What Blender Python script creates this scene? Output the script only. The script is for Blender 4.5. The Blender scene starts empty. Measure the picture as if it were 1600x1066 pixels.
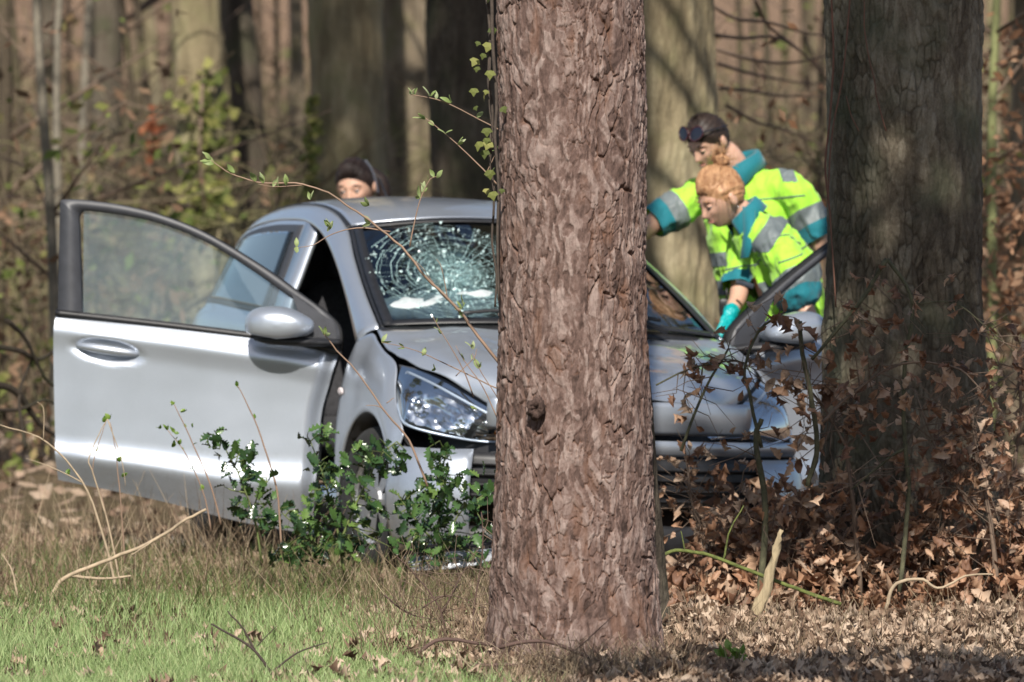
import bpy, bmesh, math, random
import numpy as np
from mathutils import Vector, Matrix
random.seed(7); RNG = np.random.default_rng(11)
SC = bpy.context.scene
COL = SC.collection
rad = math.radians
# ------------------------------------------------------------------ camera, sky, sun, exposure
FPX, CAMH = 9750.0, 1.65            # focal length in photo pixels (1600 wide), eye height in metres
PITCH = math.atan((533-246)/FPX)
cd = bpy.data.cameras.new('camera'); cam = bpy.data.objects.new('camera', cd); COL.objects.link(cam)
cam.location = (0, 0, CAMH); cam.rotation_euler = (math.pi/2-PITCH, 0, 0)
cd.sensor_width = 36; cd.lens = FPX/1600*36; cd.clip_start = .5; cd.clip_end = 1500
cd.dof.use_dof = True; cd.dof.focus_distance = 20.9; cd.dof.aperture_fstop = 4.6
SC.camera = cam
SUN_AZ, SUN_EL = 182.5, 41.0        # sun behind the camera, slightly to its left
wd = bpy.data.worlds.new('World'); SC.world = wd; wd.use_nodes = True
wn = wd.node_tree.nodes; wl = wd.node_tree.links
sky = wn.new('ShaderNodeTexSky'); sky.sky_type = 'NISHITA'; sky.sun_disc = False
sky.sun_elevation = rad(SUN_EL); sky.sun_rotation = rad(SUN_AZ)
wl.new(sky.outputs[0], wn['Background'].inputs[0]); wn['Background'].inputs[1].default_value = .085
sl = bpy.data.lights.new('sun', 'SUN'); so = bpy.data.objects.new('sun', sl); COL.objects.link(so)
sl.energy = 5.0; sl.angle = rad(.53); sl.color = (1, .94, .85)
sd = Vector((math.sin(rad(SUN_AZ))*math.cos(rad(SUN_EL)), math.cos(rad(SUN_AZ))*math.cos(rad(SUN_EL)), math.sin(rad(SUN_EL))))
so.rotation_euler = sd.to_track_quat('Z', 'Y').to_euler(); so.location = (0, -10, 30)
vs = SC.view_settings; vs.view_transform = 'Standard'; vs.look = 'None'; vs.exposure = .42; vs.gamma = 1; vs.use_curve_mapping = False
SC.render.engine = 'CYCLES'; SC.cycles.max_bounces = 8; SC.cycles.transparent_max_bounces = 16
SC.cycles.use_denoising = True
# ------------------------------------------------------------------ photo pixel -> point at a given distance
CO = np.array([0, 0, CAMH]); CF = np.array([0, math.cos(PITCH), -math.sin(PITCH)]); CU = np.array([0, math.sin(PITCH), math.cos(PITCH)])
def ray(u, v): return CF + np.array([(u-800)/FPX, 0, 0]) - (v-533)/FPX*CU
def W(u, v, Y):
    d = ray(u, v); return CO + d*(Y/d[1])
# ------------------------------------------------------------------ noise
def _h(i, j, k, s=0):
    n = (i.astype(np.int64)*374761393 + j.astype(np.int64)*668265263 + k.astype(np.int64)*2147483647 + s*1274126177) & 0x7fffffff
    n = ((n ^ (n >> 13))*1274126177) & 0x7fffffff
    n = ((n ^ (n >> 15))*668265263) & 0x7fffffff
    return ((n ^ (n >> 16)) & 0xffff)/65535.0
def vnoise(p, s=0):
    p = np.asarray(p, float); i = np.floor(p).astype(np.int64); f = p-i; f = f*f*(3-2*f); r = 0
    for a in (0, 1):
        for b in (0, 1):
            for c in (0, 1):
                w = (f[:, 0] if a else 1-f[:, 0])*(f[:, 1] if b else 1-f[:, 1])*(f[:, 2] if c else 1-f[:, 2])
                r = r + w*_h(i[:, 0]+a, i[:, 1]+b, i[:, 2]+c, s)
    return r*2-1
def fbm(p, o=4, s=0):
    p = np.asarray(p, float); r = 0; a = 1.
    for k in range(o): r = r + a*vnoise(p*2**k, s+k); a *= .5
    return r
def worley(x, y, s=0, wrapx=None, jit=.9):
    """F1, F2 and a random value of the nearest cell"""
    i = np.floor(x).astype(np.int64); j = np.floor(y).astype(np.int64); z = np.zeros_like(i)
    f1 = np.full(x.shape, 9.); f2 = f1.copy(); idv = np.zeros(x.shape)
    for a in (-1, 0, 1):
        for b in (-1, 0, 1):
            ii = i+a; jj = j+b; iw = ii % wrapx if wrapx else ii
            px = ii+.5+jit*(_h(iw, jj, z, s)-.5); py = jj+.5+jit*(_h(iw, jj, z, s+5)-.5)
            d = np.hypot(px-x, py-y); r = _h(iw, jj, z, s+9)
            m = d < f1; f2 = np.where(m, f1, np.minimum(f2, d)); idv = np.where(m, r, idv); f1 = np.where(m, d, f1)
    return f1, f2, idv
def sstep(a, b, x):
    t = np.clip((x-a)/(b-a), 0, 1); return t*t*(3-2*t)
# ------------------------------------------------------------------ objects
def mesh(name, V, Fc, smooth=True, attr=None):
    me = bpy.data.meshes.new(name)
    if isinstance(Fc, np.ndarray):
        V = np.ascontiguousarray(V, np.float32); n = Fc.shape[1]
        me.vertices.add(len(V)); me.vertices.foreach_set('co', V.ravel())
        me.loops.add(Fc.size); me.loops.foreach_set('vertex_index', np.ascontiguousarray(Fc, np.int32).ravel())
        me.polygons.add(len(Fc)); me.polygons.foreach_set('loop_start', np.arange(0, Fc.size, n, dtype=np.int32))
        me.update(calc_edges=True)
    else:
        me.from_pydata([tuple(map(float, v)) for v in V], [], Fc)
    if smooth: me.polygons.foreach_set('use_smooth', [True]*len(me.polygons))
    if attr is not None:
        for k, a in attr.items():
            at = me.attributes.new(k, 'FLOAT', 'POINT'); at.data.foreach_set('value', np.ascontiguousarray(a, np.float32))
    me.validate()
    return me
def link(name, me, mat=None, parent=None):
    o = bpy.data.objects.new(name, me); COL.objects.link(o)
    if mat is not None and me is not None and len(me.materials) == 0: me.materials.append(mat)
    if parent is not None: o.parent = parent
    return o
def obj(name, V, Fc, mat, parent=None, smooth=True, attr=None): return link(name, mesh(name, V, Fc, smooth, attr), mat, parent)
def tag(o, label=None, cat=None, group=None, kind=None):
    if label: o['label'] = label
    if cat: o['category'] = cat
    if group: o['group'] = group
    if kind: o['kind'] = kind
    return o
def empty(name, loc=(0, 0, 0), rz=0):
    o = bpy.data.objects.new(name, None); COL.objects.link(o); o.location = loc; o.rotation_euler = (0, 0, rz); o.empty_display_size = .1
    return o
class MB:
    """collects shapes for one mesh"""
    def __init__(s): s.V = []; s.F = []; s.T = []
    def add(s, V, Fc, t=0.):
        b = len(s.V); s.V.extend([tuple(map(float, v)) for v in V]); s.F.extend([tuple(int(i)+b for i in f) for f in Fc])
        s.T.extend(list(t) if hasattr(t, '__len__') else [t]*len(V))
    def tube(s, P, r, n=5, t=0., cap=True): V, Fc = tube(P, r, n, cap); s.add(V, Fc, t)
    def box(s, c, d, R=None):
        V = np.array([[x, y, z] for x in (-1, 1) for y in (-1, 1) for z in (-1, 1)])*np.array(d)/2
        if R is not None: V = V@np.array(R).T
        s.add(V+np.array(c), [(0, 1, 3, 2), (4, 6, 7, 5), (0, 4, 5, 1), (2, 3, 7, 6), (0, 2, 6, 4), (1, 5, 7, 3)])
    def build(s, name, mat, parent=None, smooth=True): return obj(name, s.V, s.F, mat, parent, smooth, {'tint': s.T})
def tube(P, r, n=5, cap=True):
    P = np.asarray(P, float); m = len(P); r = np.broadcast_to(np.asarray(r, float), (m,)) if np.ndim(r) == 0 else np.asarray(r, float)
    T = np.gradient(P, axis=0); T /= np.linalg.norm(T, axis=1)[:, None]+1e-12
    a = np.array([0, 0, 1.]) if abs(T[0][2]) < .9 else np.array([1., 0, 0]); N = np.cross(T[0], a); N /= np.linalg.norm(N)
    V = []; ang = np.arange(n)*2*math.pi/n
    for i in range(m):
        N = N-T[i]*(N@T[i]); N /= np.linalg.norm(N)+1e-12; B = np.cross(T[i], N)
        V.append(P[i]+r[i]*(np.cos(ang)[:, None]*N+np.sin(ang)[:, None]*B))
    V = np.concatenate(V); Fc = []
    for i in range(m-1):
        for k in range(n):
            Fc.append((i*n+k, i*n+(k+1) % n, (i+1)*n+(k+1) % n, (i+1)*n+k))
    if cap: Fc.append(tuple(range(n))[::-1]); Fc.append(tuple((m-1)*n+k for k in range(n)))
    return V, Fc
def cr(P, n, closed=False):
    """Catmull-Rom through control points -> n samples"""
    P = np.asarray(P, float); m = len(P)
    if m == 2: t = np.linspace(0, 1, n).reshape((-1,)+(1,)*(P.ndim-1)); return P[0]*(1-t)+P[1]*t
    Q = np.concatenate([(2*P[0]-P[1])[None], P, (2*P[-1]-P[-2])[None]]); t = np.linspace(0, m-1-1e-9, n); i = t.astype(int); f = (t-i)
    f = f.reshape((-1,)+(1,)*(P.ndim-1))
    a, b, c, d = Q[i], Q[i+1], Q[i+2], Q[i+3]
    return .5*((2*b)+(c-a)*f+(2*a-5*b+4*c-d)*f**2+(3*b-a-3*c+d)*f**3)
def patchpts(G, nu, nv):
    G = np.asarray(G, float); A = cr(G, nu)                      # along first axis
    return np.transpose(cr(np.transpose(A, (1, 0, 2)), nv), (1, 0, 2))
def gridfaces(nu, nv, flip=False, closed_v=False):
    i, j = np.meshgrid(np.arange(nu-1), np.arange(nv if closed_v else nv-1), indexing='ij'); j2 = (j+1) % nv
    q = np.stack([i*nv+j, i*nv+j2, (i+1)*nv+j2, (i+1)*nv+j], -1).reshape(-1, 4)
    return q[:, ::-1].copy() if flip else q
def solid(o, th, off=-1, bev=0):
    m = o.modifiers.new('thickness', 'SOLIDIFY'); m.thickness = th; m.offset = off; m.use_even_offset = True
    return o
def stems3(P0, P1, P2, r, tint):
    """many thin three-sided stems in one mesh"""
    n = len(P0); d = P2-P0; a = np.cross(d, RNG.normal(0, 1, (n, 3))); a /= np.linalg.norm(a, axis=1)[:, None]+1e-9; b = np.cross(d, a); b /= np.linalg.norm(b, axis=1)[:, None]+1e-9; rows = []
    for P, k in ((P0, 1.), (P1, .72), (P2, .25)):
        for q in range(3): t = q*2.0944; rows.append(P+(a*math.cos(t)+b*math.sin(t))*(r*k)[:, None])
    V = np.stack(rows, 1).reshape(-1, 3); f = np.array([(i*3+q, i*3+(q+1) % 3, (i+1)*3+(q+1) % 3, (i+1)*3+q) for i in range(2) for q in range(3)]); Fc = (f[None]+(np.arange(n)*9)[:, None, None]).reshape(-1, 4)
    return V, Fc, {'tint': np.repeat(tint, 9)}
# ------------------------------------------------------------------ materials
def newmat(name):
    m = bpy.data.materials.new(name); m.use_nodes = True; nt = m.node_tree; b = nt.nodes['Principled BSDF']; return m, nt, b
def ramp(nt, fac, stops):
    r = nt.nodes.new('ShaderNodeValToRGB'); e = r.color_ramp.elements
    while len(e) < len(stops): e.new(.5)
    for k, (p, c) in enumerate(stops): e[k].position = p; e[k].color = tuple(c)+(1,) if len(c) == 3 else c
    nt.links.new(fac, r.inputs[0]); return r.outputs[0]
def noise(nt, scale, detail=4, rough=.6, vec=None, stretch=None):
    n = nt.nodes.new('ShaderNodeTexNoise'); n.inputs['Scale'].default_value = scale; n.inputs['Detail'].default_value = detail; n.inputs['Roughness'].default_value = rough
    if vec is None: vec = nt.nodes.new('ShaderNodeTexCoord').outputs['Object']
    if stretch:
        mp = nt.nodes.new('ShaderNodeMapping'); mp.inputs['Scale'].default_value = stretch; nt.links.new(vec, mp.inputs[0]); vec = mp.outputs[0]
    nt.links.new(vec, n.inputs['Vector']); return n.outputs['Fac']
def math_(nt, op, a, b=None, clamp=False):
    n = nt.nodes.new('ShaderNodeMath'); n.operation = op; n.use_clamp = clamp
    for k, x in enumerate((a, b)):
        if x is None: continue
        if isinstance(x, (int, float)): n.inputs[k].default_value = x
        else: nt.links.new(x, n.inputs[k])
    return n.outputs[0]
def mixc(nt, f, a, b):
    n = nt.nodes.new('ShaderNodeMix'); n.data_type = 'RGBA'
    for k, x in ((0, f), (6, a), (7, b)):
        if isinstance(x, (int, float)): n.inputs[k].default_value = x
        elif isinstance(x, (tuple, list)): n.inputs[k].default_value = tuple(x)+(1,)
        else: nt.links.new(x, n.inputs[k])
    return n.outputs[2]
def bump(nt, b, h, strength=.3, dist=.01):
    n = nt.nodes.new('ShaderNodeBump'); n.inputs['Strength'].default_value = strength; n.inputs['Distance'].default_value = dist
    nt.links.new(h, n.inputs['Height']); nt.links.new(n.outputs[0], b.inputs['Normal'])
def attrf(nt, name):
    a = nt.nodes.new('ShaderNodeAttribute'); a.attribute_name = name; return a.outputs['Fac']
def simple(name, col, rough=.6, metal=0., var=.12, scale=8., bumpd=0., stretch=None, spec=None, coat=0.):
    m, nt, b = newmat(name); n = noise(nt, scale, 4, .6, stretch=stretch)
    lo = [c*(1-var) for c in col]; hi = [min(1, c*(1+var)) for c in col]
    nt.links.new(ramp(nt, n, [(.3, lo), (.7, hi)]), b.inputs['Base Color'])
    b.inputs['Roughness'].default_value = rough; b.inputs['Metallic'].default_value = metal
    if spec is not None: b.inputs['Specular IOR Level'].default_value = spec
    if coat: b.inputs['Coat Weight'].default_value = coat; b.inputs['Coat Roughness'].default_value = .08
    if bumpd: bump(nt, b, n, .6, bumpd)
    return m
def leafmat(name, stops, rough=.6, trans=.35, spec=.3, tcol=None):
    """colour varies from leaf to leaf (attribute on joined leaves, object random on single ones)"""
    m, nt, b = newmat(name); oi = nt.nodes.new('ShaderNodeObjectInfo').outputs['Random']
    f = math_(nt, 'FRACT', math_(nt, 'ADD', attrf(nt, 'tint'), oi))
    n = noise(nt, 60, 3)
    f2 = math_(nt, 'ADD', math_(nt, 'MULTIPLY', f, .8), math_(nt, 'MULTIPLY', n, .2))
    c = ramp(nt, f2, stops); nt.links.new(c, b.inputs['Base Color']); b.inputs['Roughness'].default_value = rough
    b.inputs['Specular IOR Level'].default_value = spec
    if trans:
        t = nt.nodes.new('ShaderNodeBsdfTranslucent'); nt.links.new(c, t.inputs[0]); mx = nt.nodes.new('ShaderNodeMixShader'); mx.inputs[0].default_value = trans
        nt.links.new(b.outputs[0], mx.inputs[1]); nt.links.new(t.outputs[0], mx.inputs[2]); nt.links.new(mx.outputs[0], nt.nodes['Material Output'].inputs[0])
    return m
def glassmat(name, tint=(.75, .82, .85), gloss=1.0, haze=0., hazecol=(.6, .65, .65), rough=.0):
    m, nt, b = newmat(name); out = nt.nodes['Material Output']
    tr = nt.nodes.new('ShaderNodeBsdfTransparent'); tr.inputs[0].default_value = tuple(tint)+(1,)
    gl = nt.nodes.new('ShaderNodeBsdfGlossy'); gl.inputs['Roughness'].default_value = rough
    fr = nt.nodes.new('ShaderNodeFresnel'); fr.inputs[0].default_value = 1.5
    mx = nt.nodes.new('ShaderNodeMixShader'); nt.links.new(math_(nt, 'MULTIPLY', fr.outputs[0], gloss, True), mx.inputs[0])
    nt.links.new(tr.outputs[0], mx.inputs[1]); nt.links.new(gl.outputs[0], mx.inputs[2]); res = mx.outputs[0]
    if haze:
        df = nt.nodes.new('ShaderNodeBsdfDiffuse'); df.inputs[0].default_value = tuple(hazecol)+(1,)
        m2 = nt.nodes.new('ShaderNodeMixShader'); nt.links.new(math_(nt, 'MULTIPLY', noise(nt, 3, 5), haze*2, True), m2.inputs[0])
        nt.links.new(res, m2.inputs[1]); nt.links.new(df.outputs[0], m2.inputs[2]); res = m2.outputs[0]
    nt.links.new(res, out.inputs[0]); nt.nodes.remove(b)
    return m
# ------------------------------------------------------------------ ground
def gz(x, y):
    x = np.asarray(x, float); y = np.asarray(y, float); sh = np.broadcast(x, y).shape
    p = np.stack([np.broadcast_to(x, sh).ravel(), np.broadcast_to(y, sh).ravel(), np.zeros(int(np.prod(sh)))], 1)
    n = (.03*vnoise(p*.9, 3)+.012*vnoise(p*3.1, 4)).reshape(sh)
    d = np.hypot(np.broadcast_to(x, sh), np.broadcast_to(y, sh))
    return n + 9*sstep(105, 150, d) - .02*sstep(0, 4, -np.broadcast_to(x, sh))*0
def gz1(x, y): return float(gz(np.array([x]), np.array([y]))[0])
xs = np.concatenate([np.linspace(-400, -14, 34), np.linspace(-12, -4, 14), np.linspace(-3.6, 3.6, 130), np.linspace(4, 12, 14), np.linspace(14, 400, 34)])
ys = np.concatenate([np.linspace(-400, 4, 30), np.linspace(6, 17, 12), np.linspace(17.5, 32, 200), np.linspace(32.6, 60, 60), np.linspace(62, 160, 60), np.linspace(170, 500, 14)])
X, Yg = np.meshgrid(xs, ys, indexing='ij'); Z = gz(X, Yg)
mg, nt, b = newmat('forest_floor')
tc = nt.nodes.new('ShaderNodeTexCoord').outputs['Object']
n1 = noise(nt, 1.3, 6, .65, tc); n2 = noise(nt, 38, 6, .75, tc); n3 = noise(nt, .35, 3, .5, tc)
litter = ramp(nt, n2, [(.28, (.05, .032, .02)), (.45, (.15, .095, .062)), (.58, (.27, .185, .125)), (.72, (.40, .29, .21))])
moss = ramp(nt, n2, [(.3, (.03, .045, .012)), (.6, (.09, .12, .03)), (.8, (.17, .16, .07))])
sepx = nt.nodes.new('ShaderNodeSeparateXYZ'); nt.links.new(tc, sepx.inputs[0])
gm = math_(nt, 'ADD', math_(nt, 'MULTIPLY', sepx.outputs[0], -.35), math_(nt, 'MULTIPLY', math_(nt, 'ADD', n1, -.5), 1.6), False)
gm = math_(nt, 'MULTIPLY', math_(nt, 'ADD', gm, .1, True), .75, True)
gm = math_(nt, 'MULTIPLY', gm, math_(nt, 'SUBTRACT', 2.0, math_(nt, 'MULTIPLY', sepx.outputs[1], .05), True), True)
nt.links.new(mixc(nt, gm, litter, moss), b.inputs['Base Color']); b.inputs['Roughness'].default_value = .95; b.inputs['Specular IOR Level'].default_value = .15
bump(nt, b, n2, .9, .03)
g = obj('ground', np.stack([X, Yg, Z], -1).reshape(-1, 3), gridfaces(len(xs), len(ys), True), mg); tag(g, 'forest floor of dead leaves and moss', 'ground', kind='structure')

# ------------------------------------------------------------------ bark
def barkmat(name, lo, mid, hi, fis, scale=30, stretch=(1, 1, .25), rough=.92, bd=.012, moss=None):
    m, nt, b = newmat(name); tc = nt.nodes.new('ShaderNodeTexCoord').outputs['Object']
    n = noise(nt, scale, 6, .7, tc, stretch); n2 = noise(nt, scale*4.3, 5, .75, tc, (1, 1, .6)); n3 = noise(nt, 3.2, 3, .6, tc)
    cell = attrf(nt, 'cell')
    f = math_(nt, 'ADD', math_(nt, 'MULTIPLY', n, .42), math_(nt, 'ADD', math_(nt, 'MULTIPLY', n2, .33), math_(nt, 'MULTIPLY', cell, .36)))
    c = ramp(nt, f, [(.36, lo), (.53, mid), (.72, hi)])
    c = mixc(nt, math_(nt, 'MULTIPLY', attrf(nt, 'fis'), .85), c, fis)
    if moss:
        c = mixc(nt, ramp(nt, n3, [(.5, (0, 0, 0)), (.72, (.75, .75, .75))]), c, moss)
    nt.links.new(c, b.inputs['Base Color']); b.inputs['Roughness'].default_value = rough; b.inputs['Specular IOR Level'].default_value = .2
    bump(nt, b, math_(nt, 'ADD', math_(nt, 'MULTIPLY', n, .6), math_(nt, 'MULTIPLY', n2, .6)), .8, bd)
    return m
M_pine = barkmat('pine_bark', (.045, .029, .024), (.138, .089, .074), (.29, .222, .195), (.15, .078, .05), 26, (1, 1, .35), bd=.006)
M_oak = barkmat('oak_bark', (.05, .039, .028), (.14, .115, .082), (.30, .265, .20), (.03, .024, .018), 30, (1, 1, .4), bd=.008, moss=(.085, .095, .06))
M_beige = barkmat('pale_bark', (.13, .105, .062), (.25, .205, .125), (.40, .345, .225), (.10, .075, .045), 22, (1, 1, .2), bd=.012, moss=(.19, .18, .09))
M_bgbark = barkmat('woodland_bark', (.07, .055, .038), (.16, .125, .085), (.29, .235, .165), (.05, .04, .03), 12, (1, 1, .3), bd=.02, moss=(.13, .125, .055))
M_dark = barkmat('dark_bark', (.035, .028, .022), (.075, .06, .045), (.14, .12, .09), (.02, .017, .014), 16, (1, 1, .3), bd=.015, moss=(.06, .065, .035))
M_birch = simple('grey_sapling_bark', (.17, .15, .115), .9, var=.45, scale=9)
M_twig = simple('twig_bark', (.15, .105, .075), .85, var=.35, scale=20)
M_drytwig = simple('dry_stalk', (.36, .28, .19), .9, var=.3, scale=20)
M_moss = simple('mossy_branch', (.13, .135, .05), .9, var=.4, scale=25, bumpd=.004)
M_wood = simple('split_wood', (.34, .27, .165), .85, var=.3, scale=14, stretch=(6, 6, .6), bumpd=.004)

def trunk_mesh(ctrl, nth, zs, kind, seed, front=True, flare=None):
    """ctrl: list of (z, x, y, r).  Real relief: the plates and fissures of the bark are displaced geometry"""
    c = np.array(ctrl, float); zs = np.asarray(zs, float)
    cx, cy, rr = (np.interp(zs, c[:, 0], c[:, k]) for k in (1, 2, 3))
    k = np.ones(5)/5
    if front:                                                # denser towards the open side that is seen
        a = np.concatenate([np.linspace(-math.pi*1.06, .06*math.pi, int(nth*.78), endpoint=False), np.linspace(.06*math.pi, .94*math.pi, nth-int(nth*.78), endpoint=False)])
    else: a = np.linspace(0, 2*math.pi, nth, endpoint=False)
    A, Zz = np.meshgrid(a, zs); R = rr[:, None]*np.ones_like(A); rm = float(np.median(rr[:max(2, len(rr)//2)]))
    ca, sa = np.cos(A), np.sin(A); q = np.stack([ca*rm, sa*rm, Zz], -1).reshape(-1, 3)
    sh = A.shape; s = A*rm; per = 2*math.pi*rm
    n = lambda f, sd, o=4: fbm(q*np.array(f), o, seed+sd).reshape(sh)
    cell = np.zeros(sh); fis = np.zeros(sh)
    if kind == 'pine':
        ws = n((11, 11, 6), 1)*.016; wz = n((7, 7, 4), 2)*.035
        nb = max(3, round(per/.043)); f1, f2, idb = worley((s+ws)/per*nb, (Zz+wz)/.15, seed, nb); e1 = f2-f1
        ns = max(3, round(per/.018)); g1, g2, ids = worley((s+ws*1.5)/per*ns, (Zz+wz*1.3)/.056, seed+20, ns); e2 = g2-g1
        nt_ = max(3, round(per/.011)); h1, h2, idt = worley((s+ws*1.7)/per*nt_, (Zz+wz*1.2)/.028, seed+40, nt_)
        msk = sstep(-.15, .35, n((9, 9, 4), 6, 3)); crack = (1-sstep(.0, .085, e1))*msk
        crack2 = (1-sstep(.0, .10, e2))*sstep(-.05, .35, n((13, 13, 7), 7, 3))
        d = -.012*crack-.007*crack2+.0028*(idb-.5)+.0035*(ids-.5)+.0028*(idt-.5)+.0025*n((14, 14, 8), 3)+.0025*n((60, 60, 34), 4, 3)
        d += .006*n((2.2, 2.2, 1.4), 9, 2)
        cell = .55*ids+.4*idt+.05*idb; fis = np.clip(np.maximum(crack*.8, crack2*.7)+.55*sstep(.3, .75, n((16, 16, 5), 12, 3)), 0, 1)
    elif kind == 'oak':
        ws = n((10, 10, 4), 1)*.022; wz = n((6, 6, 3), 2)*.05
        nb = round(per/.026); f1, f2, idb = worley((s+ws)/per*nb, (Zz+wz)/.075, seed, nb); e1 = f2-f1
        msk = sstep(-.5, .5, n((5, 5, 2.5), 6, 3)); crack = (1-sstep(.0, .22, e1))*(.25+.75*msk); rid = n((22, 22, 4), 11, 3)
        d = -.006*crack+.003*(idb-.5)+.005*rid+.006*n((10, 10, 4), 3)+.003*n((46, 46, 26), 4, 3)+.012*n((2, 2, 1), 5, 2)
        cell = .5+.25*(idb-.5)+.35*n((3, 3, 1.6), 8, 2)+.2*rid; fis = crack*.7
    else:
        ws = n((5, 5, 1.6), 1)*.03
        rid = n((16, 16, 3.0), 2, 3); d = .008*rid+.006*n((34, 34, 12), 3, 3)+.02*n((1.6, 1.6, .7), 4, 2); cell = .5+.2*rid+.35*n((2.5, 2.5, 1.6), 8, 3); fis = .5*sstep(.25, .7, -rid)
    if flare is not None:                                    # root flare
        d = d+flare*np.exp(-np.clip(Zz, 0, None)/.22)*(.5+.5*np.cos(A*5+seed))
    Rr = R+d*np.clip(R/.2, .25, 1.2)
    V = np.stack([cx[:, None]+ca*Rr, cy[:, None]+sa*Rr, Zz], -1).reshape(-1, 3)
    return mesh('trunk', V, gridfaces(len(zs), nth, False, True), True, {'cell': cell.ravel(), 'fis': fis.ravel()})

# bare crowns, shared by the trees of the wood
def branchset(seed, n=70, h0=4.5, h1=13, spread=3.2, sides=4, r0=.07):
    rg = np.random.default_rng(seed); mb = MB()
    for k in range(n):
        z = rg.uniform(h0, h1); a = rg.uniform(0, 6.28); L = spread*(1.15-(z-h0)/(h1-h0)*.75)*rg.uniform(.6, 1.1); up = rg.uniform(.2, .8)
        p = [np.array([0, 0, z])]; dr = np.array([math.cos(a), math.sin(a), up]); dr /= np.linalg.norm(dr)
        for i in range(5):
            dr = dr+rg.normal(0, .16, 3)+np.array([0, 0, .06]); dr /= np.linalg.norm(dr); p.append(p[-1]+dr*L/5)
        rb = r0*(1.1-.75*(z-h0)/(h1-h0)); mb.tube(p, np.linspace(rb, .008, 6), sides)
        for t in range(3):
            i = rg.integers(1, 5); q = [p[i]]; d2 = dr+rg.normal(0, .7, 3); d2 /= np.linalg.norm(d2)
            for _ in range(3): d2 = d2+rg.normal(0, .2, 3); d2 /= np.linalg.norm(d2); q.append(q[-1]+d2*L*.16)
            mb.tube(q, np.linspace(rb*.35, .004, 4), 3)
    return mesh('crown', mb.V, mb.F, True)
ME_crown = [branchset(5), branchset(6, 60, 5, 14, 2.6)]
def needleset(seed, c, rr, n=2600, size=.30):
    rg = np.random.default_rng(seed); V = []; Fc = []
    for k in range(n):
        d = rg.normal(0, 1, 3); d /= np.linalg.norm(d); p = np.array(c)+d*np.array(rr)*rg.uniform(.25, 1.0)**.6
        if fbm(p[None]*.9, 2, seed)[0] < -.38: continue
        for t in range(2):
            a = rg.normal(0, 1, 3); a /= np.linalg.norm(a); bb = np.cross(a, rg.normal(0, 1, 3)); bb /= np.linalg.norm(bb)
            i = len(V); V += [p-a*size*.5-bb*size*.18, p+a*size*.5-bb*size*.1, p+a*size*.6+bb*size*.12, p-a*size*.4+bb*size*.2]; Fc.append((i, i+1, i+2, i+3))
    return V, Fc
M_needle = leafmat('pine_needles', [(0, (.02, .04, .012)), (.5, (.045, .075, .02)), (1, (.08, .11, .03))], .7, .2)

def tree(name, label, mat, ctrl, nth, zs, kind, seed, cat='tree', crown=0, group=None, front=True, flare=None, cscale=1.):
    x, y = ctrl[0][1], ctrl[0][2]; z0 = gz1(x, y)
    root = empty(name, (x, y, z0)); tag(root, label, cat, group)
    cc = [(z-z0, a-x, b_-y, r) for z, a, b_, r in ctrl]
    link('trunk', trunk_mesh(cc, nth, np.asarray(zs)-z0, kind, seed, front, flare), mat, root)
    if crown is not None:
        c = link('crown', ME_crown[crown], M_bgbark, root); top = cc[-1]; c.location = (cc[-2][1]*.6, cc[-2][2]*.6, 0); c.rotation_euler = (0, 0, seed*1.3); c.scale = (cscale, cscale, cscale)
    return root
def zrows(lo, hi, n, top, m): return np.concatenate([np.linspace(lo, hi, n, endpoint=False), np.linspace(hi, top, m)])
px = lambda u, Y: (u-800)/FPX*Y
# the pine in front of the car
YP = 20.1; k = YP/FPX
prow = [(1060, 766, 1043), (1000, 767, 1033), (960, 769, 1030), (900, 771, 1027), (850, 773, 1024), (700, 778, 1019), (500, 781, 1013), (250, 780, 1011), (0, 778, 1006)]
pc = [(-.2, .20, YP, .30)]+[(1.65-(v-246)*k, ((l+r)/2-800)*k, YP, (r-l)/2*k) for v, l, r in prow]+[(8, .12, YP+.1, .2), (15, .05, YP+.2, .1), (18, .05, YP+.2, .03)]
pine = tree('pine_tree', 'thick reddish brown pine trunk with flaking bark standing sharp before the silver car', M_pine, pc, 470, zrows(-.15, 2.5, 760, 18, 90), 'pine', 3, crown=None, flare=.02)
nv, nf = needleset(31, (0, 0, 14.6), (2.6, 2.6, 3.2), 2600, .34); obj('crown', nv, nf, M_needle, pine, False)
mb = MB()
for kk in range(26):
    a = kk*2.4; z = 11.5+kk*.2; mb.tube([(0, 0, z), (math.cos(a)*1.1, math.sin(a)*1.1, z+.25), (math.cos(a)*2.1, math.sin(a)*2.1, z+.35)], [.05, .035, .01], 5)
mb.build('limb', M_pine, pine)
# gnarled scar on the pine trunk
sc = W(838, 645, YP-.255); rg = np.random.default_rng(4); th = np.linspace(0, 2*math.pi, 28, endpoint=False); rings = []
for i, (r_, d_) in enumerate([(.036, -.012), (.030, .004), (.024, .010), (.017, .011), (.010, .004), (.003, -.006)]):
    rings.append([(r_*.85*math.cos(t)*(1+.25*rg.normal()*.5)+sc[0]-pc[0][1], -d_*(1+.3*rg.normal())+sc[1]-YP, r_*1.05*math.sin(t)*(1+.2*rg.normal()*.5)+sc[2]) for t in th])
o = obj('bark_scar', np.array(rings).reshape(-1, 3), gridfaces(6, 28, True, True), M_pine, pine); o['label'] = 'gnarled knob of broken bark low on the trunk'
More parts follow.
